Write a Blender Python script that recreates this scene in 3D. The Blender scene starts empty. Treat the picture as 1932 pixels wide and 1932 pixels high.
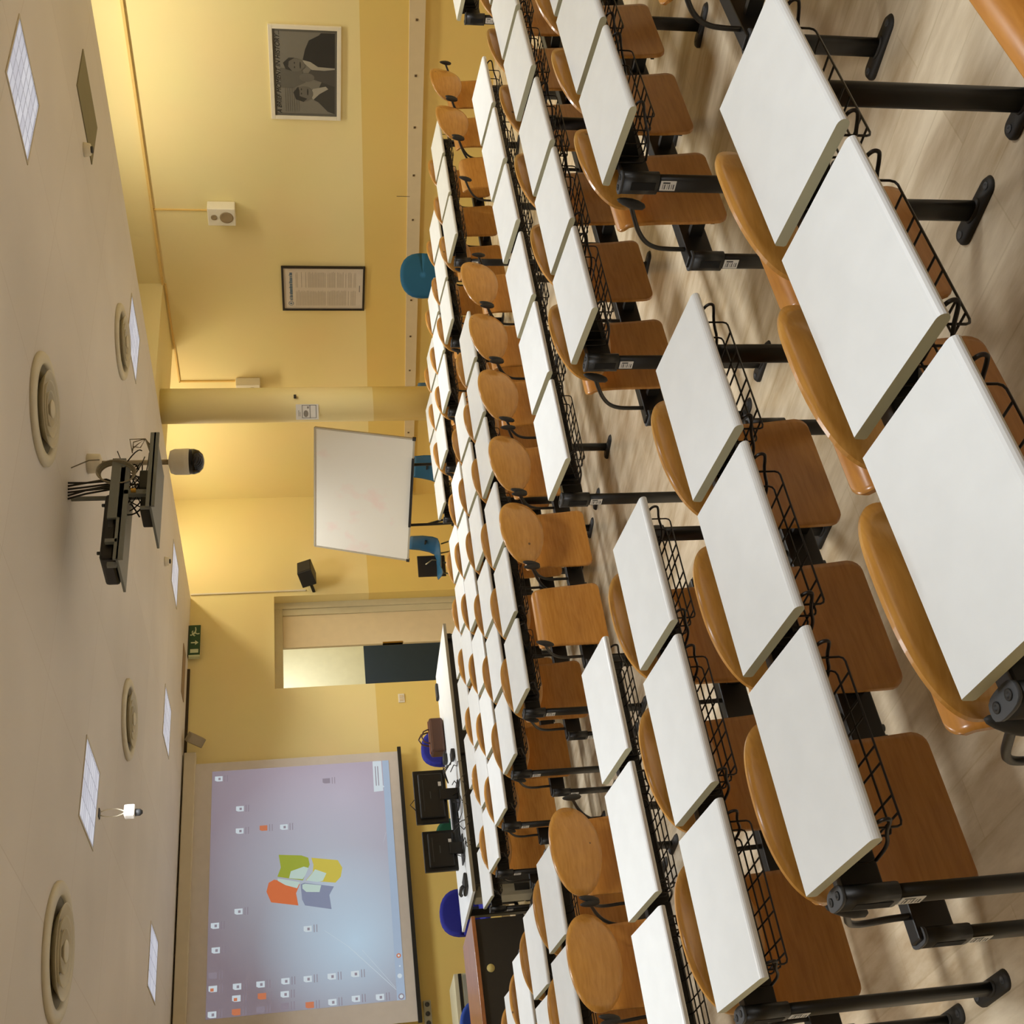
import bpy, bmesh, math, random
from mathutils import Vector, Matrix
random.seed(7)
H0 = 2.274                      # camera height above the level floor at the front of the hall
C = bpy.context.scene.collection
scene = bpy.context.scene

# ------------------------------------------------------------------ materials
def lin(c):
    return tuple(((v/255)/12.92 if v/255 <= .04045 else ((v/255+.055)/1.055)**2.4) for v in c) + (1.0,)
MATS = {}
def mat(name, rgb, rough=.5, metal=0., emit=None, estr=0., coat=0., spec=.5, alpha=None):
    if name in MATS: return MATS[name]
    m = bpy.data.materials.new(name); m.use_nodes = True
    b = m.node_tree.nodes['Principled BSDF']
    b.inputs['Base Color'].default_value = lin(rgb)
    b.inputs['Roughness'].default_value = rough
    b.inputs['Metallic'].default_value = metal
    b.inputs['Coat Weight'].default_value = coat
    b.inputs['Specular IOR Level'].default_value = spec
    if emit: b.inputs['Emission Color'].default_value = lin(emit); b.inputs['Emission Strength'].default_value = estr
    # every surface carries a faint procedural mottling of its own colour
    nt = m.node_tree; n = nt.nodes.new('ShaderNodeTexNoise'); n.inputs['Scale'].default_value = 9.; n.inputs['Detail'].default_value = 3.
    tc = nt.nodes.new('ShaderNodeTexCoord'); nt.links.new(tc.outputs['Object'], n.inputs['Vector'])
    mx = nt.nodes.new('ShaderNodeMix'); mx.data_type = 'RGBA'
    c = lin(rgb)
    mx.inputs[6].default_value = tuple(v*.94 for v in c[:3])+(1,); mx.inputs[7].default_value = tuple(min(1, v*1.06) for v in c[:3])+(1,)
    nt.links.new(n.outputs['Fac'], mx.inputs[0]); nt.links.new(mx.outputs[2], b.inputs['Base Color'])
    MATS[name] = m
    return m

def wood(name, dark, light, rough=.3, coat=.35, spots=True, axis='X'):
    m = bpy.data.materials.new(name); m.use_nodes = True; nt = m.node_tree
    b = nt.nodes['Principled BSDF']; b.inputs['Roughness'].default_value = rough; b.inputs['Coat Weight'].default_value = coat
    b.inputs['Coat Roughness'].default_value = .15
    tc = nt.nodes.new('ShaderNodeTexCoord'); mp = nt.nodes.new('ShaderNodeMapping')
    mp.inputs['Scale'].default_value = (2.5, 14, 22) if axis == 'X' else (22, 14, 2.5)
    nt.links.new(tc.outputs['Object'], mp.inputs['Vector'])
    n = nt.nodes.new('ShaderNodeTexNoise'); n.inputs['Scale'].default_value = 3.; n.inputs['Detail'].default_value = 8.; n.inputs['Distortion'].default_value = .6
    nt.links.new(mp.outputs['Vector'], n.inputs['Vector'])
    r = nt.nodes.new('ShaderNodeValToRGB'); e = r.color_ramp.elements
    e[0].position = .32; e[0].color = lin(dark); e[1].position = .68; e[1].color = lin(light)
    nt.links.new(n.outputs['Fac'], r.inputs['Fac'])
    out = r.outputs['Color']
    if spots:                                               # pen marks and scuffs on the veneer
        oi = nt.nodes.new('ShaderNodeObjectInfo'); ad = nt.nodes.new('ShaderNodeVectorMath'); ad.operation = 'ADD'
        nt.links.new(tc.outputs['Object'], ad.inputs[0]); nt.links.new(oi.outputs['Location'], ad.inputs[1])
        v = nt.nodes.new('ShaderNodeTexVoronoi'); v.inputs['Scale'].default_value = 11.; nt.links.new(ad.outputs[0], v.inputs['Vector'])
        n2 = nt.nodes.new('ShaderNodeTexNoise'); n2.inputs['Scale'].default_value = 5.; nt.links.new(ad.outputs[0], n2.inputs['Vector'])
        lt = nt.nodes.new('ShaderNodeMath'); lt.operation = 'LESS_THAN'; lt.inputs[1].default_value = .085; nt.links.new(v.outputs['Distance'], lt.inputs[0])
        gt = nt.nodes.new('ShaderNodeMath'); gt.operation = 'GREATER_THAN'; gt.inputs[1].default_value = .56; nt.links.new(n2.outputs['Fac'], gt.inputs[0])
        mu = nt.nodes.new('ShaderNodeMath'); mu.operation = 'MULTIPLY'; nt.links.new(lt.outputs[0], mu.inputs[0]); nt.links.new(gt.outputs[0], mu.inputs[1])
        m2 = nt.nodes.new('ShaderNodeMath'); m2.operation = 'MULTIPLY'; m2.inputs[1].default_value = .75; nt.links.new(mu.outputs[0], m2.inputs[0])
        mx = nt.nodes.new('ShaderNodeMix'); mx.data_type = 'RGBA'; mx.inputs[7].default_value = lin((62, 38, 20))
        nt.links.new(m2.outputs[0], mx.inputs[0]); nt.links.new(out, mx.inputs[6]); out = mx.outputs[2]
    nt.links.new(out, b.inputs['Base Color'])
    MATS[name] = m
    return m

def wall_mat(name, upper, lower, split, slope):
    """two paints; the lower band starts at height split + slope*y (world metres)"""
    m = bpy.data.materials.new(name); m.use_nodes = True; nt = m.node_tree; b = nt.nodes['Principled BSDF']
    b.inputs['Roughness'].default_value = .55; b.inputs['Specular IOR Level'].default_value = .3
    g = nt.nodes.new('ShaderNodeNewGeometry'); s = nt.nodes.new('ShaderNodeSeparateXYZ'); nt.links.new(g.outputs['Position'], s.inputs[0])
    mu = nt.nodes.new('ShaderNodeMath'); mu.operation = 'MULTIPLY_ADD'; mu.inputs[1].default_value = slope; mu.inputs[2].default_value = split
    nt.links.new(s.outputs['Y'], mu.inputs[0])
    lt = nt.nodes.new('ShaderNodeMath'); lt.operation = 'LESS_THAN'; nt.links.new(s.outputs['Z'], lt.inputs[0]); nt.links.new(mu.outputs[0], lt.inputs[1])
    n = nt.nodes.new('ShaderNodeTexNoise'); n.inputs['Scale'].default_value = 1.3; n.inputs['Detail'].default_value = 5.; nt.links.new(g.outputs['Position'], n.inputs['Vector'])
    a = nt.nodes.new('ShaderNodeMix'); a.data_type = 'RGBA'; a.inputs[6].default_value = lin(upper); a.inputs[7].default_value = lin(lower); nt.links.new(lt.outputs[0], a.inputs[0])
    c = nt.nodes.new('ShaderNodeMix'); c.data_type = 'RGBA'; c.blend_type = 'MULTIPLY'; c.inputs[0].default_value = .10
    nt.links.new(a.outputs[2], c.inputs[6]); nt.links.new(n.outputs['Color'], c.inputs[7]); nt.links.new(c.outputs[2], b.inputs['Base Color'])
    rr = nt.nodes.new('ShaderNodeMath'); rr.operation = 'MULTIPLY_ADD'; rr.inputs[1].default_value = -.2; rr.inputs[2].default_value = .6
    nt.links.new(lt.outputs[0], rr.inputs[0]); nt.links.new(rr.outputs[0], b.inputs['Roughness'])
    MATS[name] = m
    return m

def floor_mat():
    m = bpy.data.materials.new('vinyl_plank_floor'); m.use_nodes = True; nt = m.node_tree; b = nt.nodes['Principled BSDF']
    g = nt.nodes.new('ShaderNodeNewGeometry')
    def node(t, **k):
        n = nt.nodes.new(t)
        for a, v in k.items(): setattr(n, a, v)
        return n
    mp = node('ShaderNodeMapping'); mp.inputs['Scale'].default_value = (5.5, 1.1, 1); nt.links.new(g.outputs['Position'], mp.inputs['Vector'])
    br = node('ShaderNodeTexBrick'); br.inputs['Scale'].default_value = 1.; br.inputs['Mortar Size'].default_value = .003; br.offset = .37
    br.inputs['Brick Width'].default_value = 1.3; br.inputs['Row Height'].default_value = .19
    mr = node('ShaderNodeMapping'); mr.inputs['Rotation'].default_value = (0, 0, math.pi/2); nt.links.new(g.outputs['Position'], mr.inputs['Vector']); nt.links.new(mr.outputs[0], br.inputs['Vector'])
    br.inputs['Color1'].default_value = (1, 1, 1, 1); br.inputs['Color2'].default_value = (.90, .89, .88, 1); br.inputs['Mortar'].default_value = (.86, .84, .80, 1)
    n = node('ShaderNodeTexNoise'); n.inputs['Scale'].default_value = 1.4; n.inputs['Detail'].default_value = 7.; n.inputs['Roughness'].default_value = .6; nt.links.new(mp.outputs[0], n.inputs['Vector'])
    r = node('ShaderNodeValToRGB'); e = r.color_ramp.elements; e[0].position = .3; e[0].color = lin((186, 164, 130)); e[1].position = .66; e[1].color = lin((240, 226, 198)); nt.links.new(n.outputs['Fac'], r.inputs['Fac'])
    mx = node('ShaderNodeMix'); mx.data_type = 'RGBA'; mx.blend_type = 'MULTIPLY'; mx.inputs[0].default_value = 1.; nt.links.new(r.outputs[0], mx.inputs[6]); nt.links.new(br.outputs['Color'], mx.inputs[7])
    # small dark scuffs
    v = node('ShaderNodeTexVoronoi'); v.inputs['Scale'].default_value = 2.1; nt.links.new(g.outputs['Position'], v.inputs['Vector'])
    lt = node('ShaderNodeMath', operation='LESS_THAN'); lt.inputs[1].default_value = .025; nt.links.new(v.outputs['Distance'], lt.inputs[0])
    m2 = node('ShaderNodeMix'); m2.data_type = 'RGBA'; m2.inputs[7].default_value = lin((90, 75, 58)); nt.links.new(lt.outputs[0], m2.inputs[0]); nt.links.new(mx.outputs[2], m2.inputs[6])
    nt.links.new(m2.outputs[2], b.inputs['Base Color']); b.inputs['Roughness'].default_value = .27; b.inputs['Specular IOR Level'].default_value = .6
    return m

def ceil_mat():
    m = bpy.data.materials.new('ceiling_board'); m.use_nodes = True; nt = m.node_tree; b = nt.nodes['Principled BSDF']; b.inputs['Roughness'].default_value = .8
    g = nt.nodes.new('ShaderNodeNewGeometry')
    br = nt.nodes.new('ShaderNodeTexBrick'); br.offset = 0.; br.inputs['Scale'].default_value = 1.; br.inputs['Brick Width'].default_value = 1.32; br.inputs['Row Height'].default_value = 1.32; br.inputs['Mortar Size'].default_value = .004
    br.inputs['Color1'].default_value = (1, 1, 1, 1); br.inputs['Color2'].default_value = (.955, .955, .955, 1); br.inputs['Mortar'].default_value = (.88, .86, .84, 1)
    nt.links.new(g.outputs['Position'], br.inputs['Vector'])
    n = nt.nodes.new('ShaderNodeTexNoise'); n.inputs['Scale'].default_value = .5; n.inputs['Detail'].default_value = 3.; nt.links.new(g.outputs['Position'], n.inputs['Vector'])
    r = nt.nodes.new('ShaderNodeValToRGB'); e = r.color_ramp.elements; e[0].position = .3; e[0].color = lin((214, 208, 200)); e[1].position = .7; e[1].color = lin((232, 226, 218)); nt.links.new(n.outputs['Fac'], r.inputs['Fac'])
    mx = nt.nodes.new('ShaderNodeMix'); mx.data_type = 'RGBA'; mx.blend_type = 'MULTIPLY'; mx.inputs[0].default_value = 1.; nt.links.new(r.outputs[0], mx.inputs[6]); nt.links.new(br.outputs['Color'], mx.inputs[7])
    nt.links.new(mx.outputs[2], b.inputs['Base Color'])
    return m

def louvre_mat():
    """lit louvred diffuser: pale prismatic cells seen on a lamp"""
    m = bpy.data.materials.new('lit_louvre'); m.use_nodes = True; nt = m.node_tree; b = nt.nodes['Principled BSDF']
    tc = nt.nodes.new('ShaderNodeTexCoord'); br = nt.nodes.new('ShaderNodeTexBrick'); br.offset = 0.
    br.inputs['Scale'].default_value = 1.; br.inputs['Brick Width'].default_value = .14; br.inputs['Row Height'].default_value = .07; br.inputs['Mortar Size'].default_value = .006
    br.inputs['Color1'].default_value = lin((226, 228, 238)); br.inputs['Color2'].default_value = lin((200, 202, 216)); br.inputs['Mortar'].default_value = lin((160, 162, 178))
    nt.links.new(tc.outputs['Object'], br.inputs['Vector']); nt.links.new(br.outputs['Color'], b.inputs['Emission Color']); b.inputs['Emission Strength'].default_value = .72
    b.inputs['Base Color'].default_value = lin((90, 90, 92))
    return m

def image_mat():
    """the projected desktop picture: mauve with a pale blue glow low on the left"""
    m = bpy.data.materials.new('projected_desktop'); m.use_nodes = True; nt = m.node_tree; b = nt.nodes['Principled BSDF']
    tc = nt.nodes.new('ShaderNodeTexCoord')
    def blob(cx, cz, rad):
        mp = nt.nodes.new('ShaderNodeMapping'); mp.inputs['Location'].default_value = (-cx/rad, 0, -cz/rad); mp.inputs['Scale'].default_value = (1/rad, 1/rad, 1/rad)
        gr = nt.nodes.new('ShaderNodeTexGradient'); gr.gradient_type = 'SPHERICAL'; nt.links.new(tc.outputs['Object'], mp.inputs['Vector']); nt.links.new(mp.outputs[0], gr.inputs['Vector']); return gr.outputs['Fac']
    def mix(f, a, bcol, src=None):
        x = nt.nodes.new('ShaderNodeMix'); x.data_type = 'RGBA'; nt.links.new(f, x.inputs[0])
        if src is not None: nt.links.new(src, x.inputs[6])
        else: x.inputs[6].default_value = lin(a)
        x.inputs[7].default_value = lin(bcol); return x.outputs[2]
    W_, H_ = 2.94, 2.182                     # object origin at the picture's top-left corner, x right, z up
    c = mix(blob(.85*W_, -.72*H_, 1.9), (138, 128, 142), (196, 186, 208))
    c = mix(blob(.5*W_, -.62*H_, 1.5), None, (190, 206, 222), c)
    c = mix(blob(.24*W_, -.76*H_, 1.15), None, (196, 232, 255), c)
    nt.links.new(c, b.inputs['Emission Color']); b.inputs['Emission Strength'].default_value = .58
    b.inputs['Base Color'].default_value = lin((118, 112, 120)); b.inputs['Roughness'].default_value = .8
    return m

DESK = mat('white_laminate', (232, 237, 238), .36); EDGE = mat('desk_edge_band', (206, 205, 176), .5)
PLY = wood('beech_plywood', (190, 134, 58), (208, 152, 74)); PLYF = wood('beech_plywood_seat', (172, 114, 46), (192, 134, 62), spots=False)
BLACK = mat('black_metal', (26, 25, 22), .42); CAP = mat('dark_grey_plastic', (66, 68, 70), .55); WIRE = mat('black_wire', (28, 22, 18), .4)
LABEL = mat('white_sticker', (222, 220, 214), .6); RUB = mat('black_rubber', (38, 36, 32), .6)
CREAM = mat('cream_paint', (214, 196, 158), .5); WHITEP = mat('white_plastic', (228, 220, 198), .45)
FLOOR = floor_mat(); CEIL = ceil_mat(); LOUV = louvre_mat()
WALLR = wall_mat('yellow_wall_paint', (242, 224, 162), (232, 202, 120), -.440 + H0, -.0384)
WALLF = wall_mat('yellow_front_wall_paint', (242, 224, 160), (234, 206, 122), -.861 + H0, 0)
GREYM = mat('grey_painted_steel', (120, 124, 122), .5); BLUEF = mat('teal_blue_fabric', (22, 84, 112), .85); NAVYF = mat('royal_blue_fabric', (34, 38, 140), .85)
BLUEP = mat('blue_plastic_shell', (40, 92, 122), .4); STEEL = mat('bare_steel', (150, 140, 110), .3, metal=.8)
SCRW = mat('screen_fabric', (214, 206, 196), .9); LEATH = mat('brown_leather', (78, 44, 24), .45); BRASS = mat('brass', (190, 150, 70), .3, metal=1.)

# ------------------------------------------------------------------ mesh builder
class MB:
    def __init__(s): s.v = []; s.f = []; s.m = []; s.mats = []; s.cur = 0; s.smooth = []; s.sm = False
    def use(s, m, smooth=False):
        if m not in s.mats: s.mats.append(m)
        s.cur = s.mats.index(m); s.sm = smooth; return s
    def add(s, vs, fs):
        o = len(s.v); s.v += [tuple(v) for v in vs]
        for f in fs: s.f.append([i+o for i in f]); s.m.append(s.cur); s.smooth.append(s.sm)
        return s
    def box(s, x0, x1, y0, y1, z0, z1, bev=0):
        if bev:
            b = min(bev, abs(x1-x0)/2.01, abs(y1-y0)/2.01, abs(z1-z0)/2.01)
            bm = bmesh.new(); bmesh.ops.create_cube(bm, size=1)
            for v in bm.verts: v.co = Vector(((x0+x1)/2+v.co.x*(x1-x0), (y0+y1)/2+v.co.y*(y1-y0), (z0+z1)/2+v.co.z*(z1-z0)))
            bmesh.ops.bevel(bm, geom=bm.edges[:], offset=b, segments=2, affect='EDGES', profile=.5)
            bm.verts.index_update(); r = s.add([v.co for v in bm.verts], [[v.index for v in f.verts] for f in bm.faces]); bm.free(); return r
        vs = [(x, y, z) for x in (x0, x1) for y in (y0, y1) for z in (z0, z1)]
        return s.add(vs, [(0, 1, 3, 2), (4, 6, 7, 5), (0, 4, 5, 1), (2, 3, 7, 6), (0, 2, 6, 4), (1, 5, 7, 3)])
    def tube(s, pts, r, n=6, closed=False, r2=None, sm=0):
        pts = [Vector(p) for p in pts]
        for _ in range(sm):                                  # corner cutting for smooth bends
            q = [pts[0]]
            for a, b in zip(pts, pts[1:]): q += [a.lerp(b, .25), a.lerp(b, .75)]
            pts = q+[pts[-1]]
        N = len(pts); vs = []; up = None
        for i, p in enumerate(pts):
            if closed: t = (pts[(i+1) % N]-pts[i-1])
            else: t = pts[min(i+1, N-1)]-pts[max(i-1, 0)]
            t.normalize()
            if up is None:
                up = Vector((0, 0, 1)) if abs(t.z) < .9 else Vector((1, 0, 0))
            a = up-t*up.dot(t)
            if a.length < 1e-5: a = Vector((1, 0, 0))-t*t.x
            a.normalize(); b = t.cross(a); up = a
            rr = r if r2 is None else r+(r2-r)*i/(N-1)
            for k in range(n):
                an = 2*math.pi*k/n; vs.append(p+(a*math.cos(an)+b*math.sin(an))*rr)
        fs = []
        for i in range(N if closed else N-1):
            for k in range(n):
                j = (i+1) % N; fs.append((i*n+k, i*n+(k+1) % n, j*n+(k+1) % n, j*n+k))
        if not closed: fs += [tuple(range(n))[::-1], tuple((N-1)*n+k for k in range(n))]
        return s.add(vs, fs)
    def prism(s, poly, lo, hi, axis='x', capmat=None):
        """poly of 2-D points extruded along axis between lo and hi"""
        def P(p, t): return {'x': (t, p[0], p[1]), 'y': (p[0], t, p[1]), 'z': (p[0], p[1], t)}[axis]
        n = len(poly); vs = [P(p, lo) for p in poly]+[P(p, hi) for p in poly]
        s.add(vs, [(i, (i+1) % n, n+(i+1) % n, n+i) for i in range(n)])
        keep = s.cur, s.sm
        if capmat: s.use(capmat)
        o = len(s.v)-2*n
        for f in (list(range(n))[::-1], list(range(n, 2*n))): s.f.append([i+o for i in f]); s.m.append(s.cur); s.smooth.append(False)
        s.cur, s.sm = keep
        return s
    def lathe(s, prof, n=32, c=(0, 0, 0), sx=1, sy=1):
        vs = []
        for r, z in prof:
            for k in range(n): a = 2*math.pi*k/n; vs.append((c[0]+r*math.cos(a)*sx, c[1]+r*math.sin(a)*sy, c[2]+z))
        fs = [(i*n+k, i*n+(k+1) % n, (i+1)*n+(k+1) % n, (i+1)*n+k) for i in range(len(prof)-1) for k in range(n)]
        fs += [tuple(range(n))[::-1], tuple((len(prof)-1)*n+k for k in range(n))]
        return s.add(vs, fs)
    def grid(s, fn, nu, nv, thick):
        """sheet fn(u,v)->(point, normal), given real thickness"""
        a = [[fn(i/nu, j/nv) for j in range(nv+1)] for i in range(nu+1)]; vs = []
        for sg in (0, 1):
            for i in range(nu+1):
                for j in range(nv+1):
                    p, nn = a[i][j]; vs.append(Vector(p)+Vector(nn)*(thick*sg))
        K = (nu+1)*(nv+1); I = lambda i, j, q: q*K+i*(nv+1)+j; fs = []
        for i in range(nu):
            for j in range(nv):
                fs.append((I(i, j, 0), I(i, j+1, 0), I(i+1, j+1, 0), I(i+1, j, 0))); fs.append((I(i, j, 1), I(i+1, j, 1), I(i+1, j+1, 1), I(i, j+1, 1)))
        n0 = len(fs)
        for i in range(nu):
            fs.append((I(i, 0, 0), I(i+1, 0, 0), I(i+1, 0, 1), I(i, 0, 1))); fs.append((I(i, nv, 0), I(i, nv, 1), I(i+1, nv, 1), I(i+1, nv, 0)))
        for j in range(nv):
            fs.append((I(0, j, 0), I(0, j, 1), I(0, j+1, 1), I(0, j+1, 0))); fs.append((I(nu, j, 0), I(nu, j+1, 0), I(nu, j+1, 1), I(nu, j, 1)))
        s.add(vs, fs)
        for q in range(len(s.smooth)-(len(fs)-n0), len(s.smooth)): s.smooth[q] = False
        return s
    def mesh(s, name):
        me = bpy.data.meshes.new(name); me.from_pydata(s.v, [], s.f)
        for m in s.mats: me.materials.append(m)
        for p, mi, sm in zip(me.polygons, s.m, s.smooth): p.material_index = mi; p.use_smooth = sm
        bm = bmesh.new(); bm.from_mesh(me); bmesh.ops.recalc_face_normals(bm, faces=bm.faces); bm.to_mesh(me); bm.free()
        me.update(); return me
    def build(s, name, parent=None, loc=None, rot=None):
        return put(name, s.mesh(name), parent, loc, rot)

def put(name, me, parent=None, loc=None, rot=None):
    o = bpy.data.objects.new(name, me); C.objects.link(o)
    if parent: o.parent = parent
    if loc: o.location = loc
    if rot: o.rotation_euler = rot
    return o
def tag(o, label, cat, group=None, kind=None):
    if label: o['label'] = label
    if cat: o['category'] = cat
    if group: o['group'] = group
    if kind: o['kind'] = kind
    return o
def thing(name, loc, label, cat, group=None, rz=0):
    o = bpy.data.objects.new(name, None); o.empty_display_size = .1; C.objects.link(o); o.location = loc; o.rotation_euler = (0, 0, rz)
    return tag(o, label, cat, group)
def struct(mb, name, **k):
    o = mb.build(name, **k); o['kind'] = 'structure'; return o
def Z(z): return z+H0                                           # heights measured from the camera's eye level
def fl(y): return Z(-(1.778+.0482*min(y, 10.3)))                # raked floor, level in front of y = 10.3

# ------------------------------------------------------------------ the room
RX, LX, FY, BY, CZ = 11.2, -4.4, 13.87, -3.2, Z(1.59)
mb = MB().use(FLOOR)
mb.add([(LX, BY, fl(BY)), (RX, BY, fl(BY)), (RX, 10.3, 0), (LX, 10.3, 0), (LX, 17.5, 0), (RX, 17.5, 0)] + [(LX, BY, -.3), (RX, BY, -.3), (RX, 17.5, -.3), (LX, 17.5, -.3)],
       [(0, 1, 2, 3), (3, 2, 5, 4), (6, 9, 8, 7), (0, 6, 7, 1), (4, 5, 8, 9), (1, 7, 8, 5, 2), (0, 3, 4, 9, 6)])
struct(mb, 'floor')
mb = MB().use(CEIL); mb.box(LX, 9.45, BY, FY, CZ, CZ+.06); struct(mb, 'ceiling')
mb = MB().use(mat('white_plaster', (226, 218, 200), .8)); mb.box(LX-.2, RX+.3, BY-.2, 17.7, Z(2.5), Z(2.6)); struct(mb, 'ceiling_upper')
mb = MB().use(WALLR); mb.box(RX, RX+.2, BY, 17.5, -.3, Z(2.5)); struct(mb, 'wall_right')
mb = MB().use(WALLR); mb.box(LX-.2, LX, BY, 17.5, -.3, Z(2.5)); struct(mb, 'wall_left')
mb = MB().use(WALLR); mb.box(LX-.2, RX+.2, BY-.2, BY, -.3, Z(2.5)); struct(mb, 'wall_back')
DX0, DX1, DZ = 7.95, 9.42, Z(.46)
mb = MB().use(WALLF)
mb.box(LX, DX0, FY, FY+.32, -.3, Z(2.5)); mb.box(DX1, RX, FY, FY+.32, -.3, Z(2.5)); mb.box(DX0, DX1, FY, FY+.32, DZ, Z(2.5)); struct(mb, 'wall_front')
# corridor behind the door
mb = MB().use(mat('corridor_paint', (242, 242, 212), .6)); mb.box(5.5, RX, 16.2, 16.35, Z(-.86), Z(1.6))
mb.use(mat('corridor_blue_dado', (44, 62, 80), .6)).box(5.5, RX, 16.2, 16.35, -.3, Z(-.86)); struct(mb, 'wall_corridor')
mb = MB().use(CREAM); mb.box(5.5, RX, FY+.32, 16.2, Z(1.35), Z(1.4)); struct(mb, 'ceiling_corridor')
# beam and round column on the right
mb = MB().use(WALLR); mb.box(9.5, RX, 9.73, 10.83, Z(1.60), Z(2.5)); struct(mb, 'trim_1')
mb = MB().use(WALLR, True); mb.lathe([(.205, fl(10.28)-.05), (.205, Z(1.66))], 40, (9.70, 10.28, 0)); struct(mb, 'trim_2')
# sloping trunking on the right wall, with fixing screws
mb = MB().use(CREAM)
mb.add([(x, y, z) for y, zt, zb in ((-3.1, Z(-.796), Z(-.998)), (13.8, Z(-1.484), Z(-1.612))) for x, z in ((RX, zb), (RX-.045, zb), (RX-.045, zt), (RX, zt))],
       [(0, 1, 2, 3), (4, 7, 6, 5), (0, 4, 5, 1), (1, 5, 6, 2), (2, 6, 7, 3), (3, 7, 4, 0)])
mb.use(mat('screw_dark', (90, 70, 40), .5))
for k in range(14):
    y = 5.6+k*.62; z = Z(-1.243-.037*(y-6.)); mb.box(RX-.05, RX-.04, y-.012, y+.012, z-.012, z+.012)
for y in (8.37,): mb.box(RX-.0465, RX-.044, y-.003, y+.003, Z(-1.29), Z(-1.14))
struct(mb, 'trim_3')
# conduit along the wall under the void, dropping to the loudspeaker
mb = MB().use(mat('yellow_conduit', (226, 190, 112), .5))
mb.box(RX-.03, RX, BY, 9.73, Z(1.585), Z(1.612)); mb.box(RX-.02, RX, 9.73, 11.4, Z(1.56), Z(1.578)); mb.box(RX-.02, RX, 11.38, 11.4, Z(.86), Z(1.57)); mb.box(RX-.015, RX, 8.63, 8.645, Z(.985), Z(1.59))
struct(mb, 'trim_4')
mb = MB().use(WHITEP); mb.box(9.49, 9.51, FY-.02, FY, Z(.02), CZ); struct(mb, 'trim_5')
mb = MB().use(mat('shadow_gap_strip', (60, 46, 24), .8)); mb.box(LX, 8.3, FY-.03, FY, CZ-.035, CZ); struct(mb, 'trim_6')
mb = MB().use(mat('skirting', (150, 128, 84), .6)); mb.box(LX, DX0, FY-.02, FY, 0, .1); mb.box(DX1, RX, FY-.02, FY, 0, .1); struct(mb, 'baseboard_front')

# door: recessed frame, closed right leaf, open left leaf
mb = MB().use(mat('door_frame_paint', (206, 196, 160), .45))
fy = FY+.17
mb.box(DX1-.10, DX1, fy, fy+.12, 0, DZ, .004); mb.box(DX0, DX1-.10, fy, fy+.12, DZ-.11, DZ, .004)
mb.box(DX1-.20, DX1-.10, fy+.02, fy+.10, 0, DZ-.11, .004)
o = struct(mb, 'door_1')
mb = MB().use(mat('door_leaf_paint', (222, 204, 164), .5)); mb.box(8.70, DX1-.20, fy+.04, fy+.085, .01, DZ-.11, .003); mb.build('door_leaf', o)
mb = MB().use(BRASS); mb.box(8.70, 8.72, fy+.03, fy+.09, Z(-1.30), Z(-1.02)); mb.build('lock_plate', o)
mb = MB().use(mat('grey_door_leaf', (160, 156, 138), .5)); mb.box(8.02, 8.065, fy+.10, fy+.94, .01, DZ-.12, .003)
lf = mb.build('door_leaf', o); lf['label'] = 'grey door leaf standing open'
mb = MB().use(BRASS, True); mb.tube([(8.065, fy+.86, Z(-1.06)), (8.12, fy+.86, Z(-1.06)), (8.125, fy+.75, Z(-1.065))], .011, 8); mb.use(BRASS).box(8.064, 8.07, fy+.83, fy+.89, Z(-1.2), Z(-.98)); mb.build('door_handle', lf)
mb = MB().use(LABEL); mb.box(8.064, 8.067, fy+.2, fy+.42, Z(-.52), Z(-.12)); mb.use(CAP)
for k in range(5): mb.box(8.066, 8.068, fy+.24, fy+.38, Z(-.20-k*.07), Z(-.195-k*.07))
mb.build('notice', lf)

# ------------------------------------------------------------------ desk benches and seating benches
TAU = math.radians(6.967); DH = .810; DW, DD, DT = .505, .318, .027
def desktop_mesh():
    m = MB().use(DESK, True); r = DT/2; y0, y1 = -DD/2, DD/2; prof = []
    for k in range(9): a = math.pi/2+math.pi*k/8; prof.append((y0+.016+.016*math.cos(a)*1., -r+r*math.sin(a)))
    prof += [(y1-.004, -DT), (y1, -DT+.004), (y1, -.004), (y1-.004, 0)]
    m.sm = False
    ct, st = math.cos(TAU), math.sin(TAU)
    prof = [(p[0]*ct-p[1]*st, p[0]*st+p[1]*ct) for p in prof]
    m.prism(prof, -DW/2, DW/2, 'x', EDGE)
    me = m.mesh('desktop')
    for p in me.polygons:
        if abs(p.normal.x) < .5: p.use_smooth = False
    return me
def basket_mesh():
    m = MB().use(WIRE, True); W2 = .205; r = .0028
    ys = [-.088, -.032, .024, .078]; zf = -.129
    def zt(y): return y*math.tan(TAU)-DT-.003
    for i, y in enumerate(ys):
        w = W2-.004*i
        m.tube([(-w, y, zt(y)), (-w, y, zf+.012), (-w+.0035, y, zf+.0035), (-w+.012, y, zf), (w-.012, y, zf), (w-.0035, y, zf+.0035), (w, y, zf+.012), (w, y, zt(y))], r, 5)
    for x in (-.175, -.135, -.06, -.02, .055, .095, .165):
        m.tube([(x, ys[0], zf), (x, ys[3]-.01, zf), (x, ys[3]+.012, zf+.012), (x, ys[3]+.02, zt(ys[3]))], r, 5)
    for sg in (-1, 1):
        x = sg*.212
        m.tube([(x, -.110, zt(-.11)), (x, -.136, zt(-.136)-.003), (x, -.149, zt(-.149)-.010), (x, -.151, zt(-.151)-.020), (x, -.143, zt(-.143)-.030), (x, -.08, -.092), (x, -.01, zf+.004), (x, .08, zf-.002)], .0044, 7, sm=2)
        m.tube([(x-sg*.0, .08, zf-.004), (x, .09, zf+.01), (x, .09, zt(.09))], r, 5)
    return m.mesh('wire_basket')
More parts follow.
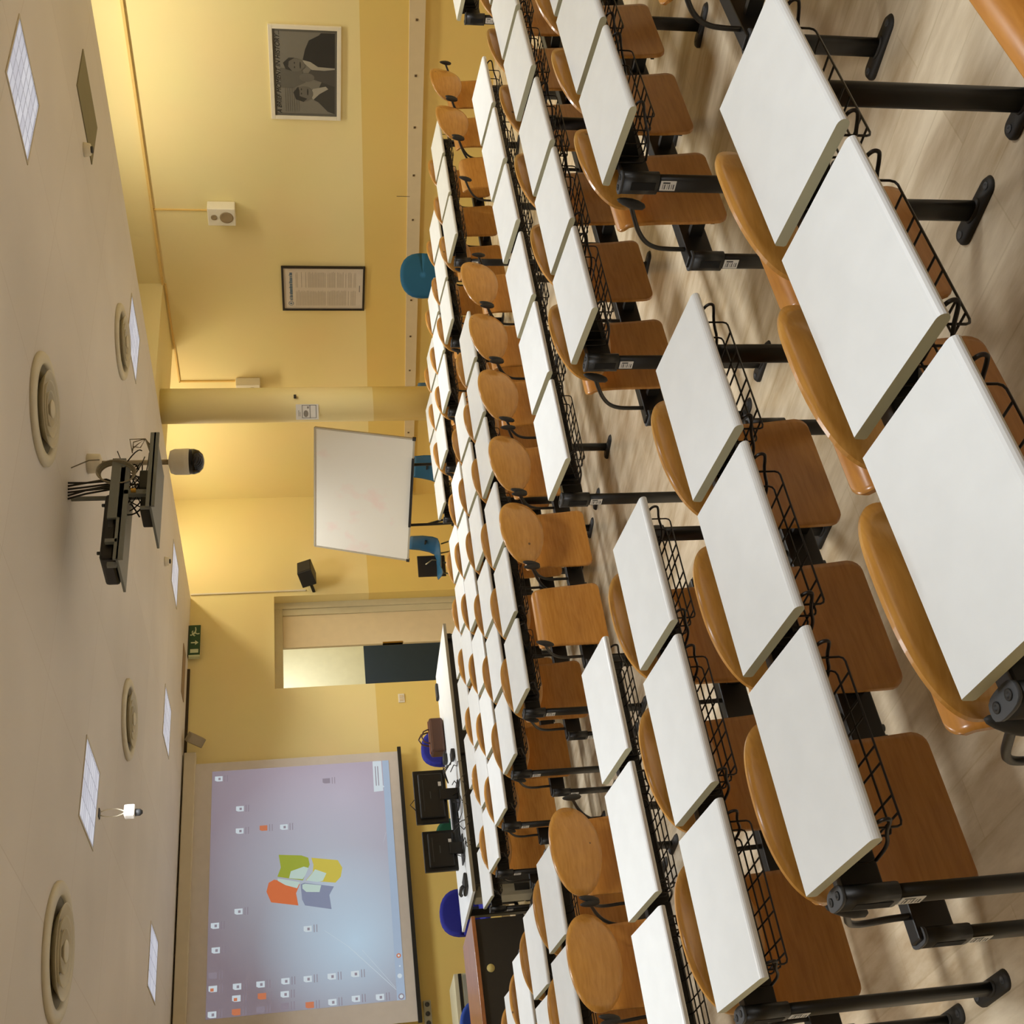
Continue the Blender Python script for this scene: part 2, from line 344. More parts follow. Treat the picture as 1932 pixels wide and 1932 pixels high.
def leg_mesh(h, wx, wy, head):
    m = MB().use(BLACK, True); n = 20; pr = []
    for k in range(n):
        a = 2*math.pi*k/n; c, s_ = math.cos(a), math.sin(a)
        q = (abs(c)**3+abs(s_)**3)**(1/3); pr.append((c/q*wx/2, s_/q*wy/2))
    m.prism(pr, -.015, h, 'z')
    k = .0435/wx if h > .6 else .0415/wx; k2 = (.085 if h > .6 else .081)/wy
    m.prism([(x*k, y*k2) for x, y in pr], h-head, h, 'z')     # cast head that clamps the beam
    m.use(mat('socket_black', (8, 8, 8), .8)).box(-wx*k/2-.0006, -wx*k/2+.004, -.016, .016, h-head+.012, h-.03)
    return m.mesh('leg')
def cap_mesh(wx, wy):
    m = MB().use(CAP, True); n = 20; pr = []
    for k in range(n):
        a = 2*math.pi*k/n; c, s_ = math.cos(a), math.sin(a); q = (abs(c)**3+abs(s_)**3)**(1/3); pr.append((c/q*(wx/2+.001), s_/q*(wy/2+.001)))
    m.prism(pr, 0, .008, 'z')
    m.use(RUB, True)
    for y in (-.021, .021): m.lathe([(.010, .0075), (.010, .0105), (.005, .0105), (.004, .008)], 12, (0, y, 0))
    return m.mesh('cap')
def foot_mesh():
    m = MB().use(RUB, True); n = 10; pr = []
    for k in range(n+1): a = -math.pi/2+math.pi*k/n; pr.append((.030*math.sin(a)*-1, .082+.030*math.cos(a)))
    pr += [(-p[0], -p[1]) for p in pr]
    pr2 = [(x*.82, y*.93) for x, y in pr]
    N = len(pr); vs = [(x, y, -.012) for x, y in pr]+[(x, y, .006) for x, y in pr]+[(x, y, .016) for x, y in pr2]
    m.add(vs, [(i, (i+1) % N, N+(i+1) % N, N+i) for i in range(N)]+[(N+i, N+(i+1) % N, 2*N+(i+1) % N, 2*N+i) for i in range(N)]+[tuple(range(N))[::-1], tuple(range(2*N, 3*N))])
    for y in (-.084, .084): m.use(CAP, True).lathe([(.012, .015), (.012, .018), (.006, .018), (.005, .016)], 12, (0, y, 0))
    m.use(RUB, True).lathe([(.044, .012), (.038, .022), (.030, .024)], 16, (0, 0, 0), .56, 1.0)
    return m.mesh('foot')
def sticker_mesh():
    m = MB().use(LABEL).box(-.02, .02, -.0008, .0008, -.028, .028); m.use(CAP)
    for k, w in enumerate((.006, .003, .005, .002, .006, .003)): m.box(-.014, .006, -.0012, -.0006, -.022+k*.008, -.022+k*.008+w*.6)
    m.box(.009, .015, -.0012, -.0006, -.006, .02)
    return m.mesh('sticker')
def back_mesh():
    m = MB().use(PLY, True)
    A_, B_ = .232, .138
    nr, na = 7, 72; vs = []
    def pt(u, v):                                           # u, v in the shell's own plane
        x = A_*u*(1+.07*v); z = B_*v*(1-.10*abs(u)**2)-.012*abs(u)**3
        y = .075*(x/A_)**2*.8-.030*(z/B_)+.012*(z/B_)**2
        return Vector((x, y, z))
    th = .011
    for side in (0, 1):
        vs.append(pt(0, 0)+Vector((0, th*side, 0)))
        for i in range(1, nr+1):
            for k in range(na):
                a = 2*math.pi*k/na; c, s_ = math.cos(a), math.sin(a); q = (abs(c)**2.25+abs(s_)**2.25)**(1/2.25); rr = i/nr*(1 if i < nr else (1.0))
                vs.append(pt(c/q*rr, s_/q*rr)+Vector((0, th*side, 0)))
    K = 1+nr*na; fs = []
    for q in (0, 1):
        o = q*K
        for k in range(na): fs.append((o, o+1+k, o+1+(k+1) % na))
        for i in range(nr-1):
            for k in range(na): a = o+1+i*na; fs.append((a+k, a+na+k, a+na+(k+1) % na, a+(k+1) % na))
    m.add(vs, fs); m.sm = False; o = 1+(nr-1)*na
    for k in range(na):
        s_ = len(m.v); m.f.append([o+k, o+(k+1) % na, K+o+(k+1) % na, K+o+k]); m.m.append(m.cur); m.smooth.append(False)
    me = m.mesh('backrest')
    return me
def seat_mesh():
    m = MB().use(PLYF, True)
    prof = [(-.016, -.032), (-.008, .02), (.0, .10), (.004, .18), (.010, .26), (.018, .315), (.032, .348), (.052, .366), (.078, .372)]
    # rounded outline: width as a function of the distance along the profile
    L = [0]
    for a, b in zip(prof, prof[1:]): L.append(L[-1]+math.dist(a, b))
    T = L[-1]; nu, nv = 26, 22
    def at(s_):
        for i in range(len(L)-1):
            if s_ <= L[i+1]+1e-9:
                t = (s_-L[i])/(L[i+1]-L[i]); a, b = prof[i], prof[i+1]; return (a[0]+(b[0]-a[0])*t, a[1]+(b[1]-a[1])*t), Vector((0, b[0]-a[0], b[1]-a[1])).normalized()
    def fn(u, v):
        e = .5-.5*math.cos(math.pi*v); s_ = T*e
        w = .213-.016*e
        for r_, d in ((.042, s_), (.040, T-s_)):
            if d < r_: w -= r_-math.sqrt(max(0, r_*r_-(r_-d)**2))
        (y, z), t = at(s_); x = w*(2*u-1); n_ = Vector((0, 1, 0))-t*t.y; n_.normalize()
        return (x, y+.018*(x/.2)**2*0, z), Vector((0, t.z, -t.y))
    m.grid(fn, nu, nv, .012); return m.mesh('seat')
def arm_mesh(sg):
    m = MB().use(BLACK, True)
    pts = [(sg*.222, .462, .44), (sg*.224, .46, .50), (sg*.232, .45, .56), (sg*.244, .415, .615), (sg*.258, .35, .66), (sg*.268, .28, .692), (sg*.272, .232, .712)]
    m.tube(pts, .0088, 8, sm=2)
    return m.mesh('arm')
def clip_mesh():
    m = MB().use(RUB, True); vs = []
    prof = [(.004, -.052), (.013, -.044), (.019, -.02), (.0195, .004), (.015, .03), (.009, .048), (.002, .056)]
    m.lathe(prof, 12, (0, 0, 0), .85, .95); return m.mesh('clip')
M_ = dict(desktop=desktop_mesh(), basket=basket_mesh(), dleg=leg_mesh(.775, .034, .066, .13), sleg=leg_mesh(.452, .033, .062, .12), dcap=cap_mesh(.044, .086), scap=cap_mesh(.042, .082),
          foot=foot_mesh(), sticker=sticker_mesh(), back=back_mesh(), seat=seat_mesh(), armL=arm_mesh(-1), armR=arm_mesh(1), clip=clip_mesh())
def slot(m, x, y, z0, z1):                                  # dark socket cut near the top of an end leg
    m.use(mat('socket_black', (8, 8, 8), .8)).box(x-.016, x+.016, y-.0008, y+.0008, z0, z1)

ORD_B = {'R': 'nearest row', 'A': 'second row from the camera', 'B': 'third row from the camera', 'C': 'fourth row, facing the cross aisle'}
ORD_F = {'J': 'first row beyond the cross aisle', 'K': 'second row beyond the cross aisle', 'L': 'third row beyond the cross aisle', 'O': 'fourth row beyond the cross aisle', 'P': 'frontmost row, without seats before it'}
PY = {'Z': .46, 'R': 1.388, 'A': 2.291, 'B': 3.216, 'C': 4.155, 'X': 5.40, 'J': 6.33, 'K': 7.275, 'L': 8.2, 'O': 9.05, 'P': 9.905}
AR = {'R': 3.57, 'A': 3.60, 'B': 3.648, 'C': 3.671, 'X': 3.69, 'J': 3.702, 'K': 3.738, 'L': 3.759, 'O': 3.72, 'P': 3.728}
AL = {'Z': 1.05, 'R': 1.050, 'A': 1.062, 'B': 1.066, 'C': 1.088, 'X': 1.10, 'J': 1.10, 'K': 1.12, 'L': 1.13, 'O': 1.13}
def cols(block, row):
    if block == 'left': a = AL[row]; return [a, a+.556, a+1.115]
    if block == 'third': return [8.0, 8.56, 9.12]
    a = AR[row]; c = [a, a+.560, a+1.120, a+1.73, a+2.29, a+2.85]
    return c[:5] if row == 'P' else (c[:3] if row in ('R',) else c[:4] if row == 'A' else c)
def legx(c):
    xs = [c[0]-.272]
    for a, b in zip(c, c[1:]):
        if b-a > .58: xs.append((a+b)/2)
    if len(c) >= 3: xs.append(c[-1]+.30)
    else: xs.append(c[-1]+.272)
    if len(c) > 3 and len(c) < 6: xs[-1] = c[-1]+.272
    return xs
BLK = {'left': 'left block', 'mid': 'middle block', 'third': 'right block by the wall'}
BL2 = {'left': 'left block', 'mid': 'middle block', 'third': 'far block'}
def desk_bench(block, row):
    c = cols(block, row); p = PY[row]; zf = fl(p); n = {3: 'three', 4: 'four', 5: 'five', 6: 'six'}[len(c)]
    ph = {**ORD_B, **ORD_F}[row]
    t = thing('desk_bench', (c[0], p, zf), 'black bench of %s white desktops, %s, %s' % (n, BL2[block], ph), 'desk', 'white-topped desk benches in the raked hall')
    X0 = c[0]
    for a in c:
        put('desktop', M_['desktop'], t, (a-X0, 0, DH)); put('wire_basket', M_['basket'], t, (a-X0, 0, DH))
    xs = legx(c); m = MB().use(BLACK); m.box(xs[0]-X0-.005, xs[-1]-X0+.005, .105, .155, .665, .76, .004)
    m.use(BLACK)
    for a in c:                                             # brackets carrying each desktop
        for dx in (-.16, .16):
            m.add([(a-X0+dx+k, y, z) for k in (-.004, .004) for y, z in ((-.10, DH-.042), (.155, DH-.012), (.155, DH-.10), (.125, DH-.13))], [(0, 1, 2, 3), (4, 7, 6, 5), (0, 4, 5, 1), (1, 5, 6, 2), (2, 6, 7, 3), (3, 7, 4, 0)])
    m.build('beam', t)
    for i, x in enumerate(xs):
        dz = fl(p+.13)-zf
        lg = put('leg', M_['dleg'], t, (x-X0, .13, dz)); put('foot', M_['foot'], lg); put('cap', M_['dcap'], lg, (0, 0, .775))
        if i == 0:
            put('sticker', M_['sticker'], lg, (-.0176, -.002, .61), (0, 0, -math.pi/2))
    return t
def seat_bench(block, row, noback=()):
    c = cols(block, row); p = PY[row]; zf = fl(p); X0 = c[0]; n = {3: 'three', 4: 'four', 5: 'five', 6: 'six'}[len(c)]
    if row == 'X': lab = 'row of %s plywood seats without desks behind, %s' % (n, BL2[block])
    elif row == 'Z': lab = 'plywood tip-up seats in the near corner, only one backrest showing'
    else: lab = 'row of %s plywood seats, %s, before %s' % (n, BL2[block], {'R': 'nearest desks', 'A': 'second desk row from camera', 'B': 'third desk row from camera', 'J': 'first desk row past cross aisle', 'K': 'second desk row past cross aisle', 'L': 'third desk row past cross aisle', 'O': 'fourth desk row past cross aisle'}[row])
    t = thing('seating_bench', (X0, p, zf), lab, 'seating', 'plywood tip-up seating benches')
    for i, a in enumerate(c):
        put('seat', M_['seat'], t, (a-X0, .345, .335))
        if i not in noback:
            put('backrest', M_['back'], t, (a-X0, .205, .737))
        for k, sg in (('armL', -1), ('armR', 1)):
            ar = put('arm', M_[k], t, (a-X0, 0, 0)); put('clip', M_['clip'], ar, (sg*.268, .222, .712), (math.radians(12), sg*math.radians(-8), 0))
    xs = [x for x in legx(c)]; m = MB().use(BLACK); m.box(xs[0]-X0-.012, xs[-1]-X0+.012, .445, .50, .345, .447, .005)
    for a in c:
        for dx in (-.155, .155): m.box(a-X0+dx-.012, a-X0+dx+.012, .365, .45, .37, .42)
        m.box(a-X0-.19, a-X0+.19, .356, .368, .345, .36)
        for dx in (-.262, .262): m.use(CAP, True).lathe([(.011, 0), (.011, .012), (.004, .016)], 10, (a-X0+dx, .47, .332)); m.use(BLACK)
    m.build('beam', t)
    for i, x in enumerate(xs):
        dz = fl(p+.49)-zf
        lg = put('leg', M_['sleg'], t, (x-X0, .475, dz)); put('foot', M_['foot'], lg); put('cap', M_['scap'], lg, (0, 0, .452))
        if i == 0: put('sticker', M_['sticker'], lg, (-.0172, 0, .30), (0, 0, -math.pi/2))
    return t
for r in 'RABCJKLO': desk_bench('left', r)
for r in 'RABCJKLOP': desk_bench('mid', r)
for r in 'CJKLOP': desk_bench('third', r)
for r in 'ZRABXJKLO': seat_bench('left', r)
for r in 'RABXJKLO': seat_bench('mid', r, (0,) if r == 'X' else ())
for r in 'XJKLO': seat_bench('third', r, (0,) if r == 'X' else ())

# ------------------------------------------------------------------ ceiling fittings
def lamp(x, y, label, power=30., col=(.97, .985, 1.)):
    t = thing('ceiling_light', (x, y, CZ), label, 'ceiling light', 'square louvred ceiling lights')
    m = MB().use(mat('lamp_frame', (196, 186, 164), .5))
    for a, b, c_, d in ((-.31, .31, -.31, -.295), (-.31, .31, .295, .31), (-.31, -.295, -.295, .295), (.295, .31, -.295, .295)): m.box(a, b, c_, d, -.006, .004)
    m.build('frame', t)
    m = MB().use(LOUV); m.box(-.295, .295, -.295, .295, -.002, .003); m.build('diffuser', t)
    L = bpy.data.lights.new('lamp', 'AREA'); L.shape = 'SQUARE'; L.size = .58; L.energy = power; L.color = col; L.spread = math.radians(118)
    o = bpy.data.objects.new('lamp', L); C.objects.link(o); o.parent = t; o.location = (0, 0, -.012)
    return t
POW = 25.5
for x, y, lab in [(6.61, 4.24, 'square louvred light at the top right of the view, nearest the camera'),
                  (3.92, 8.2, 'square louvred light beside the small white camera bracket'), (6.6, 8.27, 'square louvred light partly behind the projector cage'),
                  (8.68, 8.24, 'square louvred light beside the round vent near the column'), (3.92, 12.05, 'square louvred light above the projection screen, half lit'),
                  (6.6, 12.12, 'square louvred light between round vent and screen roller'), (8.62, 12.12, 'square louvred light near the door, beside the smoke detector')]:
    lamp(x, y, lab, POW)
for x, y in [(3.92, 4.24), (1.2, 4.24), (-1.5, 4.24), (1.2, 8.2), (1.2, 12.1), (3.92, .3), (1.2, .3)]:
    lamp(x, y, 'square louvred ceiling light outside the picture, over the near rows', POW)
def vent(x, y, r, lab):
    t = thing('ceiling_vent', (x, y, CZ), lab, 'vent', 'round ceiling air vents')
    W_ = mat('vent_white', (214, 206, 182), .5)
    m = MB().use(W_, True); m.lathe([(r, .0), (r, -.018), (r*.97, -.028), (r*.80, -.030), (r*.78, -.012), (r*.78, .0)], 56); m.build('rim', t)
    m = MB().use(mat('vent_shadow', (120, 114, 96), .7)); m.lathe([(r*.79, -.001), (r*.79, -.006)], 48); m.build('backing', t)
    for q in (.68, .50, .32):
        m = MB().use(W_, True); m.lathe([(r*q*.74, -.008), (r*q*.80, -.02), (r*q*.97, -.048), (r*q, -.055), (r*q*1.0, -.050), (r*q*.84, -.02), (r*q*.78, -.007)], 48); m.build('cone_ring', t)
    m = MB().use(W_, True); m.lathe([(r*.02, -.010), (r*.06, -.03), (r*.17, -.056), (r*.15, -.062), (r*.01, -.064)], 32); m.build('centre_cone', t)
vent(5.30, 5.63, .36, 'large round ceiling vent nearest the camera, right of centre')
vent(8.05, 7.68, .345, 'round ceiling vent beside the lit panel near the column')
vent(5.25, 9.56, .36, 'round ceiling vent between the projector and the screen')
vent(2.61, 7.65, .425, 'large round ceiling vent at the left edge of the view')
def lowbox(name, x0, x1, y0, y1, m_, lab, cat, z=-.008):
    m = MB().use(m_); m.box(x0, x1, y0, y1, CZ+z, CZ+.003, .003); return tag(m.build(name), lab, cat)
lowbox('ceiling_hatch', 8.22, 8.72, 5.22, 5.92, mat('olive_panel', (120, 112, 84), .6), 'unlit olive square panel in the ceiling beside a smoke detector', 'ceiling panel')
lowbox('ceiling_hatch', 7.64, 8.35, 13.27, 13.55, mat('brown_panel', (142, 118, 92), .6), 'thin brown panel in the ceiling by the exit sign', 'ceiling panel')
def detector(x, y, lab):
    m = MB().use(WHITEP, True); m.lathe([(.055, 0), (.055, -.012), (.045, -.05), (.040, -.052)], 24)
    t = tag(m.build('smoke_detector', None, (x, y, CZ)), lab, 'smoke detector', 'smoke detectors')
    m = MB().use(CAP, True); m.lathe([(.026, -.052), (.028, -.066), (.018, -.07)], 16); m.build('sensor_grille', t)
detector(8.05, 5.66, 'smoke detector beside the unlit olive ceiling panel'); detector(8.15, 11.2, 'smoke detector beside the lit panel near the door')

# dome camera on a pole
t = thing('dome_camera', (6.0, 6.97, CZ), 'white dome camera with black dome hanging from a ceiling pole', 'camera')
m = MB().use(WHITEP, True); m.lathe([(.075, 0), (.072, -.09), (.05, -.10), (.02, -.105)], 28); m.build('ceiling_mount', t)
m = MB().use(mat('pole_grey', (158, 146, 122), .4), True); m.lathe([(.020, -.1), (.020, -.60)], 16); m.build('pole', t)
m = MB().use(WHITEP, True); m.lathe([(.03, -.585), (.085, -.60), (.098, -.63), (.100, -.70), (.100, -.74)], 36); m.build('housing', t)
m = MB().use(mat('black_gloss', (10, 9, 10), .12), True); m.lathe([(.097, -.74), (.097, -.775), (.085, -.81), (.055, -.838), (.02, -.847)], 36); m.build('dome', t)
# projector cage
t = thing('projector_cage', (5.2, 6.5, CZ), 'grey two-tier projector cage full of cables hanging from the ceiling', 'projector mount')
def rel(m, x0, x1, y0, y1, z0, z1, b=.003): m.box(x0-5.2, x1-5.2, y0-6.5, y1-6.5, z0-1.59, z1-1.59, b)
m = MB().use(GREYM); rel(m, 4.66, 5.44, 6.36, 6.74, 1.195, 1.212); rel(m, 4.66, 5.44, 6.36, 6.375, 1.165, 1.23); m.build('upper_tray', t)
m = MB().use(GREYM); rel(m, 5.06, 5.72, 6.32, 6.80, 1.005, 1.022); rel(m, 5.06, 5.72, 6.32, 6.335, .985, 1.045); m.build('lower_tray', t)
m = MB().use(GREYM); rel(m, 5.20, 5.24, 6.36, 6.40, 1.02, 1.20); m.build('hanger', t)
m = MB().use(GREYM); rel(m, 5.36, 5.385, 6.60, 6.625, 1.02, 1.59); m.build('column', t)
m = MB().use(GREYM); rel(m, 5.0, 5.52, 6.36, 6.38, 1.20, 1.29); m.build('side_plate', t)
m = MB().use(GREYM); rel(m, 4.64, 4.67, 6.40, 6.43, 1.21, 1.27, .002); rel(m, 4.80, 4.83, 6.36, 6.39, 1.21, 1.29, .002); rel(m, 5.06, 5.08, 6.34, 6.36, 1.02, 1.08, .002); m.build('post', t)
m = MB().use(BLACK); rel(m, 5.30, 5.46, 6.42, 6.60, 1.023, 1.115, .008); m.build('cable_box', t)
m = MB().use(mat('speaker_grey', (52, 50, 48), .6)); rel(m, 5.13, 5.27, 6.45, 6.65, 1.023, 1.10, .01); m.build('cable_box', t)
m = MB().use(BRASS); rel(m, 5.205, 5.225, 6.33, 6.355, 1.115, 1.15, .004); m.build('padlock', t)
m = MB().use(mat('cable_dark', (40, 37, 34), .5), True); rd = random.Random(3)
for k in range(6):                                          # supply cables dropping out of the ceiling
    x = .10+.02*k; m.tube([(x, .02-.01*k, 0), (x+.03*rd.random(), -.02, -.12), (x+.06, 0+.02*rd.random(), -.24), (.19+.03*rd.random(), .03, -.36)], .0075, 6)
for k in range(26):
    a = Vector((rd.uniform(0, .42), rd.uniform(-.15, .15), rd.uniform(-.34, -.26))); b = Vector((rd.uniform(.05, .48), rd.uniform(-.12, .2), rd.uniform(-.56, -.44)))
    q = a.lerp(b, .5)+Vector((rd.uniform(-.16, .16), rd.uniform(-.1, .1), rd.uniform(-.1, .06)))
    m.tube([(1-s_)**2*a+2*s_*(1-s_)*q+s_*s_*b for s_ in [i/8 for i in range(9)]], rd.choice((.0035, .0045, .006)), 6)
m.tube([(-.02, -.02, -.37), (.0, -.06, -.42), (.12, -.08, -.46), (.22, -.05, -.42), (.26, 0, -.36)], .006, 6)
m.build('dark_cables', t)
m = MB().use(mat('cable_grey', (146, 138, 118), .5), True)
for k in range(5):
    rr = .128-.005*k; m.tube([(.20+rr*.78*math.cos(a), -.14+.008*k+.03*math.sin(a), -.33+rr*math.sin(a)+.35*rr*math.cos(a)) for a in [2*math.pi*i/28 for i in range(28)]], .0052, 6, closed=True)
for k in range(4): m.tube([(.4+.02*k, -.1, -.42), (.50, -.13+.03*k, -.40-.02*k), (.53, -.1, -.50), (.46-.03*k, -.08, -.55)], .004, 6)
m.tube([(.36, .0, 0), (.40, -.03, -.12), (.36, -.08, -.2)], .0045, 6)
m.build('coiled_cable', t)
m = MB().use(mat('projector_black', (22, 21, 20), .35)); m.box(-.27, .27, -.16, .16, 0, .098, .022); 
pj = m.build('projector', None, (4.97, 6.56, Z(1.226))); tag(pj, 'black projector lying on the upper tray of the ceiling cage', 'projector')
m = MB().use(CAP, True)
for x, y in ((-.2, -.12), (.2, -.12)): m.lathe([(.012, .098), (.012, .118), (.008, .12)], 12, (x, y, 0))
m.build('foot', pj)
m = MB().use(CAP); m.box(-.02, .08, -.163, -.158, .03, .06); m.build('port_panel', pj)

# little white camera on a hook
t = thing('ceiling_camera', (3.95, 8.62, CZ), 'small white camera on a looped bracket below a lit ceiling panel', 'camera')
m = MB().use(WHITEP, True)
for s_ in (-.03, .03): m.tube([(s_*.4, 0, -.005), (s_*.9, 0, -.05), (s_*1.05, 0, -.09), (s_*1.0, 0, -.13), (s_*.5, 0, -.17), (0, 0, -.19)], .005, 8)
m.use(CAP).box(-.035, .035, -.03, .03, -.008, 0, .003); m.build('bracket', t)
m = MB().use(mat('bright_white_plastic', (246, 244, 238), .4)); m.box(-.045, .045, -.04, .04, -.265, -.185, .01); m.build('body', t)
m = MB().use(CAP, True); m.lathe([(.028, -.265), (.026, -.30), (.012, -.318)], 20, (-.01, 0, 0)); m.build('lens', t)

# exit sign
t = thing('exit_sign', (8.70, 13.79, Z(1.52)), 'green exit sign with running figure and downward arrow above the door', 'sign')
GRN = mat('exit_green', (24, 70, 40), .5); SGN = mat('sign_pale', (206, 214, 176), .5)
m = MB().use(mat('sign_housing', (60, 60, 48), .5)); m.box(-.235, .235, -.02, .05, .055, .072); m.use(SGN).box(-.262, -.235, -.03, .03, -.09, .055); m.build('housing', t)
m = MB().use(GRN); m.box(-.235, .235, -.026, -.008, -.09, .056, .002); m.build('panel', t)
m = MB().use(SGN)
def flat(m, poly, y0=-.030, y1=-.0255): m.prism(poly, y0, y1, 'y')
flat(m, [(-.20, -.07), (-.145, -.07), (-.145, .035), (-.20, .035)])
flat(m, [(-.052, .03), (-.052, -.025), (-.078, -.025), (-.043, -.068), (-.008, -.025), (-.034, -.025), (-.034, .03)])
for p in ([(.065, .032), (.075, .045), (.088, .040), (.086, .025), (.073, .02)], [(.075, .022), (.10, .018), (.135, -.02), (.12, -.035), (.085, -.01)], [(.095, .02), (.13, .025), (.15, .01), (.14, .004), (.115, .012)],
          [(.12, -.015), (.165, -.022), (.20, -.018), (.20, -.03), (.16, -.036), (.12, -.03)], [(.115, -.025), (.10, -.05), (.105, -.078), (.09, -.078), (.086, -.048), (.10, -.02)], [(.078, .012), (.058, -.01), (.068, -.025), (.074, -.02), (.07, -.01), (.09, .0)]): flat(m, p)
m.build('pictogram', t)

# ------------------------------------------------------------------ front wall: screen, sockets, loudspeakers, switch
SY = 13.75
t = thing('projection_screen', (5.24, SY, Z(-1.1)), 'wide roll-down projection screen showing a computer desktop', 'projection screen')
def r2(m, x0, x1, y0, y1, z0, z1, b=0): m.box(x0-5.24, x1-5.24, y0-SY, y1-SY, z0+1.1, z1+1.1, b)
m = MB().use(mat('screen_case', (208, 196, 168), .5)); r2(m, 3.30, 7.01, SY-.06, SY+.06, 1.425, 1.568, .01); m.build('roller_case', t)
m = MB().use(SCRW); r2(m, 3.57, 6.87, SY-.001, SY+.002, -1.083, 1.43); m.build('fabric', t)
m = MB().use(BLACK); r2(m, 3.55, 6.93, SY-.015, SY+.012, -1.125, -1.078, .003); m.build('bottom_bar', t)
m = MB().use(image_mat()); m.box(0, 2.94, -.001, .0005, -2.182, 0); im = m.build('projected_picture', t, (3.812-5.24, -.003, 1.224+1.1))
def em(name, rgb, s_=.55): return mat(name, tuple(int(v*.5) for v in rgb), .8, emit=rgb, estr=s_)
def poly_on(m, pts, d=.0016):
    m.prism([(u*2.94, -v*2.182) for u, v in pts], -d, -d+.0006, 'y')
EO, EG, EY, EB, EWH = em('flag_orange', (240, 130, 80)), em('flag_green', (176, 190, 70)), em('flag_yellow', (228, 212, 90)), em('flag_blue', (150, 160, 190)), em('flag_glow', (214, 240, 232))
EBAR, EICO, EIC2, EIC3 = em('taskbar_pale', (190, 212, 240), .5), em('icon_white', (226, 240, 250), .6), em('icon_grey', (170, 160, 176), .5), em('icon_orange', (230, 140, 100), .55)
m = MB()
for ma, pts in ((EO, [(.464, .300), (.5, .312), (.511, .341), (.484, .477), (.448, .456), (.398, .467), (.42, .324)]),
                (EG, [(.522, .358), (.559, .377), (.613, .366), (.603, .488), (.591, .525), (.562, .532), (.498, .493)]),
                (EY, [(.59, .541), (.571, .684), (.538, .707), (.501, .697), (.478, .667), (.497, .509), (.529, .547), (.56, .552)]),
                (EB, [(.483, .481), (.488, .501), (.463, .658), (.43, .632), (.372, .641), (.396, .502), (.421, .487)])): m.use(ma); poly_on(m, pts)
for cx, cy, ma, pts in ((.5, .44, EWH, [(.505, .36), (.515, .36), (.492, .478), (.468, .462), (.485, .40)]), (.5, .5, EWH, [(.503, .492), (.512, .42), (.54, .43), (.555, .50), (.548, .525), (.52, .508)]),
                        (0, 0, EWH, [(.497, .512), (.525, .545), (.54, .56), (.52, .62), (.49, .60), (.487, .57)]), (0, 0, EWH, [(.481, .49), (.484, .505), (.472, .59), (.445, .58), (.45, .51), (.465, .49)])): m.use(ma); poly_on(m, pts, .0024)
m.build('window_flag_logo', im)
m = MB().use(EBAR); poly_on(m, [(0, .956), (1, .963), (1, 1.0), (0, 1.0)]); 
m.use(EICO); poly_on(m, [(.858, .905), (.999, .907), (.999, .957), (.86, .958)], .0022); poly_on(m, [(.875, .957), (.885, .957), (.878, .968)], .0022)
m.use(EIC2)
for k in range(2): poly_on(m, [(.885, .918+k*.014), (.975, .918+k*.014), (.975, .923+k*.014), (.885, .923+k*.014)], .003)
def disc(m, u, v, r, ma, d=.0022):
    m.use(ma); poly_on(m, [(u+r/2.94*math.cos(a), v+r/2.182*math.sin(a)) for a in [2*math.pi*k/20 for k in range(20)]], d)
disc(m, .013, .979, .034, EIC2); disc(m, .013, .979, .02, EICO, .0028); disc(m, .167, .980, .026, EIC3); disc(m, .167, .98, .012, EICO, .0028); disc(m, .127, .982, .01, EICO); disc(m, .09, .978, .026, EICO)
m.build('taskbar', im)
ICON = [(.965, .037, 0), (.824, .156, 0), (.727, .156, 0), (.73, .396, 0), (.394, .155, 0), (.346, .035, 0), (.251, .042, 0), (.157, .03, 1), (.108, .032, 2), (.015, .031, 0), (.108, .152, 0), (.065, .149, 2), (.016, .149, 3), (.108, .269, 0), (.064, .276, 3), (.016, .269, 1), (.111, .394, 0), (.063, .39, 0), (.02, .389, 1), (.111, .507, 0), (.112, .629, 0), (.113, .749, 0), (.015, .514, 3), (.017, .628, 0), (.021, .747, 0), (.018, .87, 0), (.302, .513, 0), (.732, .285, 3), (.923, .638, 1)]
for u, v, k in ICON:
    m = MB()
    w, h = (.0115, .021); m.use((EICO, EIC2, EICO, EIC3)[k]); c_ = .4*w
    poly_on(m, [(u-w, v-h+.012), (u-w+c_, v-h), (u+w, v-h), (u+w, v+h), (u-w, v+h)], .002)
    if k == 2: m.use(EIC3); poly_on(m, [(u-w*.8, v-h*.6), (u+w*.2, v-h*.6), (u+w*.2, v+h*.2), (u-w*.8, v+h*.2)], .003)
    if k == 0: m.use(EIC2); poly_on(m, [(u-w*.5, v-h*.1), (u+w*.4, v-h*.1), (u+w*.4, v+h*.5), (u-w*.5, v+h*.5)], .003)
    m.use(EIC2)
    for q in (0, 1): poly_on(m, [(u-w*1.3, v+h*1.5+q*.014), (u+w*1.3, v+h*1.5+q*.014), (u+w*1.3, v+h*1.5+q*.014+.004), (u-w*1.3, v+h*1.5+q*.014+.004)], .002)
    m.build('desktop_icon', im)
m = MB().use(EICO)
for a, b, wd in (((.04, .955), (.22, .721), .0012), ((.22, .721), (.29, .60), .0007), ((.049, .951), (.203, .79), .0009), ((.675, .958), (.63, .938), .001), ((.63, .938), (.556, .936), .001)):
    poly_on(m, [(a[0]-wd, a[1]), (a[0]+wd, a[1]), (b[0]+wd, b[1]), (b[0]-wd, b[1])], .0014)
m.build('light_rays', im)

